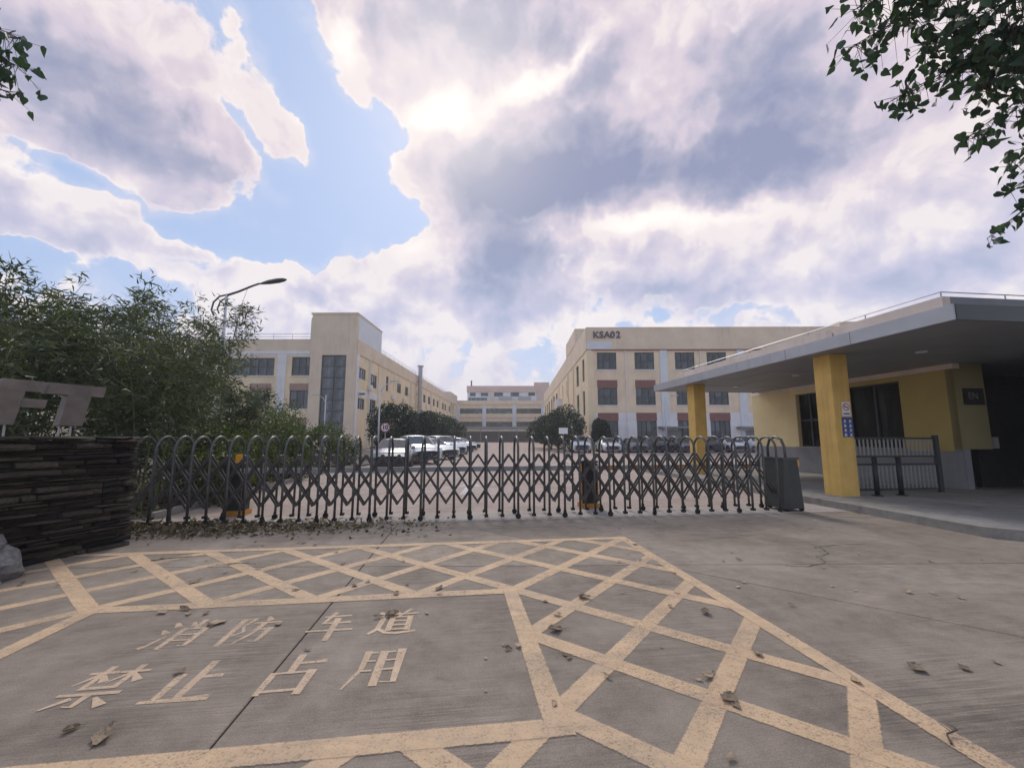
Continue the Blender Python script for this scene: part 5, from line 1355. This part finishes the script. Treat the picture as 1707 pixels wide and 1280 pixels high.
# ------------------------------------------------------------------ fallen leaves
def dry_leaf_mesh(i):
    """a dry broad leaf, crumpled and curled along its midrib"""
    r2 = random.Random(100 + i); g = G(); nu, nv = 6, 4; v = []
    curl = r2.uniform(0.25, 1.1); bend = r2.uniform(0.0, 0.45)
    for a in range(nu + 1):
        s = a / nu; w = 0.44 * math.sin(math.pi * min(1, s * 0.93 + 0.05)) ** 0.75 * (1.15 - 0.5 * s) * r2.uniform(0.72, 1.12)
        for b in range(nv + 1):
            t = (b / nv - 0.5) * 2; ang = curl * t * (0.6 + 0.5 * s)
            y = w * math.sin(ang) / max(curl * 0.8, 0.5); z = w * (1 - math.cos(ang)) * 0.9 + bend * (s - 0.4) ** 2 + r2.uniform(-0.05, 0.05) + 0.05
            v.append((s - 0.5, y + 0.06 * math.sin(5 * s + i), z))
    f = [(a * (nv + 1) + b, a * (nv + 1) + b + 1, (a + 1) * (nv + 1) + b + 1, (a + 1) * (nv + 1) + b) for a in range(nu) for b in range(nv)]
    g.add(v, f); g.tube([(-0.48, 0, 0.10), (-0.7, 0.05, 0.05), (-0.92, 0.02, 0.10)], [0.018, 0.014, 0.010], 4)
    return g.mesh('fallen_leaf', 'dry_leaf')
DL = [dry_leaf_mesh(i) for i in range(9)]
def drop(x, y, s):
    o = link('fallen_leaf', DL[rng.randrange(9)]); o.location = (x, y, 0.006 if rng.random() < 0.8 else 0.014); o.scale = (s, s, s * rng.uniform(0.6, 1.2)); o.rotation_euler = (rng.uniform(-0.15, 0.15), rng.uniform(-0.15, 0.15), rng.uniform(0, 6.28))
    c_, s_ = math.cos(TH), math.sin(TH); a, b = x * c_ + y * s_, -x * s_ + y * c_
    where = ('inside the yellow frame beside the lettering' if IX0 < a < IX1 and IY0 < b < IY1 else
             'in the left of the yellow hatching' if OX0 < a < -1.6 and OY0 < b < OY1 else
             'in the far middle of the yellow hatching' if -1.6 <= a < OX1 and IY1 <= b < OY1 else
             'in the right arm of the yellow hatching' if IX1 <= a < OX1 and OY0 < b < IY1 else
             'between hatching and gate' if b >= OY1 and a < 3.5 else 'on bare concrete right of the hatching' if a >= OX1 and b < 6.2 else 'on bare concrete before the guardhouse kerb')
    size = 'large' if s > 0.082 else 'middling' if s > 0.045 else 'tiny'
    return tag(o, size + ' dry curled leaf lying ' + where, 'leaf', 'fallen leaves scattered on the forecourt')
SPOTS = [(0.69, 4.35), (0.40, 3.9), (0.39, 3.22), (1.30, 2.65), (1.27, 2.95), (1.06, 2.25), (3.05, 3.05), (1.76, 3.22), (2.35, 4.6), (3.35, 4.62), (4.35, 4.3), (4.0, 3.3), (0.62, 2.95), (0.05, 3.35), (-0.72, 4.4), (-1.15, 4.4), (-1.55, 4.75), (-2.2, 4.5), (-3.1, 3.95), (-2.85, 3.93), (-2.7, 3.93), (-2.35, 2.45), (-2.2, 3.0), (-1.5, 3.3), (-1.15, 3.85), (-1.95, 3.72), (-2.5, 3.7)]
for x, y in SPOTS: drop(x, y, rng.uniform(0.055, 0.095))
for x, y, s_ in ((-2.12, 2.40, 0.14), (0.70, 4.30, 0.12), (1.29, 2.72, 0.12), (2.72, 3.05, 0.13), (1.72, 3.95, 0.11), (-1.05, 3.9, 0.12), (-2.95, 4.02, 0.12), (-2.45, 3.75, 0.11), (-3.4, 4.75, 0.12), (0.35, 3.62, 0.12), (2.2, 2.9, 0.11), (-0.75, 4.55, 0.12)): drop(x, y, s_)
for _ in range(150):
    if rng.random() < 0.55: x, y = rng.uniform(-6.2, -0.8), rng.uniform(4.6, 7.7)
    else: x, y = rng.uniform(-0.8, 6.8), rng.uniform(2.6, 8.6)
    if x < -5.3 and y < 6.6: continue
    drop(x, y, rng.choice((0.025, 0.03, 0.04, 0.05, 0.06, 0.075)))
# leaf drift along the foot of the gate and wall
n = 2800
sx_ = nrg.beta(1.1, 2.6, n) * 6.5 - 6.1; sy_ = 8.1 + nrg.normal(0, 0.32, n) - 0.05 * (sx_ + 6)
th = np.maximum(0.0, 0.06 * (1 - (sx_ + 6.1) / 6.5)) * np.exp(-((sy_ - 8.1) / 0.35) ** 2)
pos = np.stack([sx_ * math.cos(TH) - sy_ * math.sin(TH), sx_ * math.sin(TH) + sy_ * math.cos(TH), 0.012 + nrg.random(n) * th + 0.01 * nrg.random(n)], axis=1)
dr = nrg.normal(size=(n, 3)) * np.array([1, 1, 0.25])
o = link('leaf_litter', leaves_mesh('leaf_litter', pos, dr, nrg.uniform(0.04, 0.11, n), nrg.uniform(0.012, 0.03, n), 'litter'))
tag(o, 'drift of dry leaves along the foot of the gate and wall', 'leaf litter', kind='stuff')
n = 9000
px_ = nrg.uniform(-14, -6.2, n); py_ = nrg.uniform(7.8, 22, n)
ok = px_ < (-6.9 - 0.1 * (py_ - 8)); px_, py_ = px_[ok], py_[ok]; n = len(px_)
o = link('ground_cover', leaves_mesh('ground_cover', np.stack([px_, py_, nrg.random(n) * 0.12], axis=1), nrg.normal(size=(n, 3)) * np.array([1, 1, 0.5]), nrg.uniform(0.06, 0.16, n), nrg.uniform(0.015, 0.04, n), 'litter'))
tag(o, 'fallen leaves and low plants covering the bed behind the gate', 'ground cover', kind='stuff')
def twig_at(x, y, ln, a, lab):
    g = G(); g.tube([(-ln / 2, 0, 0.012), (-ln / 6, 0.02, 0.02), (ln / 6, -0.015, 0.03), (ln / 2, 0.03, 0.014)], [0.006, 0.005, 0.004, 0.002], 5); g.tube([(0, 0, 0.02), (ln * 0.2, 0.06, 0.03)], [0.003, 0.0015], 4)
    o = g.obj('twig', 'twig'); o.location = (x, y, 0); o.rotation_euler = (0, 0, a); tag(o, lab, 'twig')
twig_at(-4.25, 5.6, 0.6, 0.3, 'dark dry twig lying across the left of the yellow hatching')
twig_at(-3.3, 5.35, 0.35, -0.1, 'short curved twig lying inside a hatch diamond')
twig_at(2.3, 2.4, 0.2, 0.7, 'thin twig lying near the lower right of the frame')
twig_at(7.15, 8.95, 0.55, 1.0, 'forked twig leaning on the kerb by the near pillar')
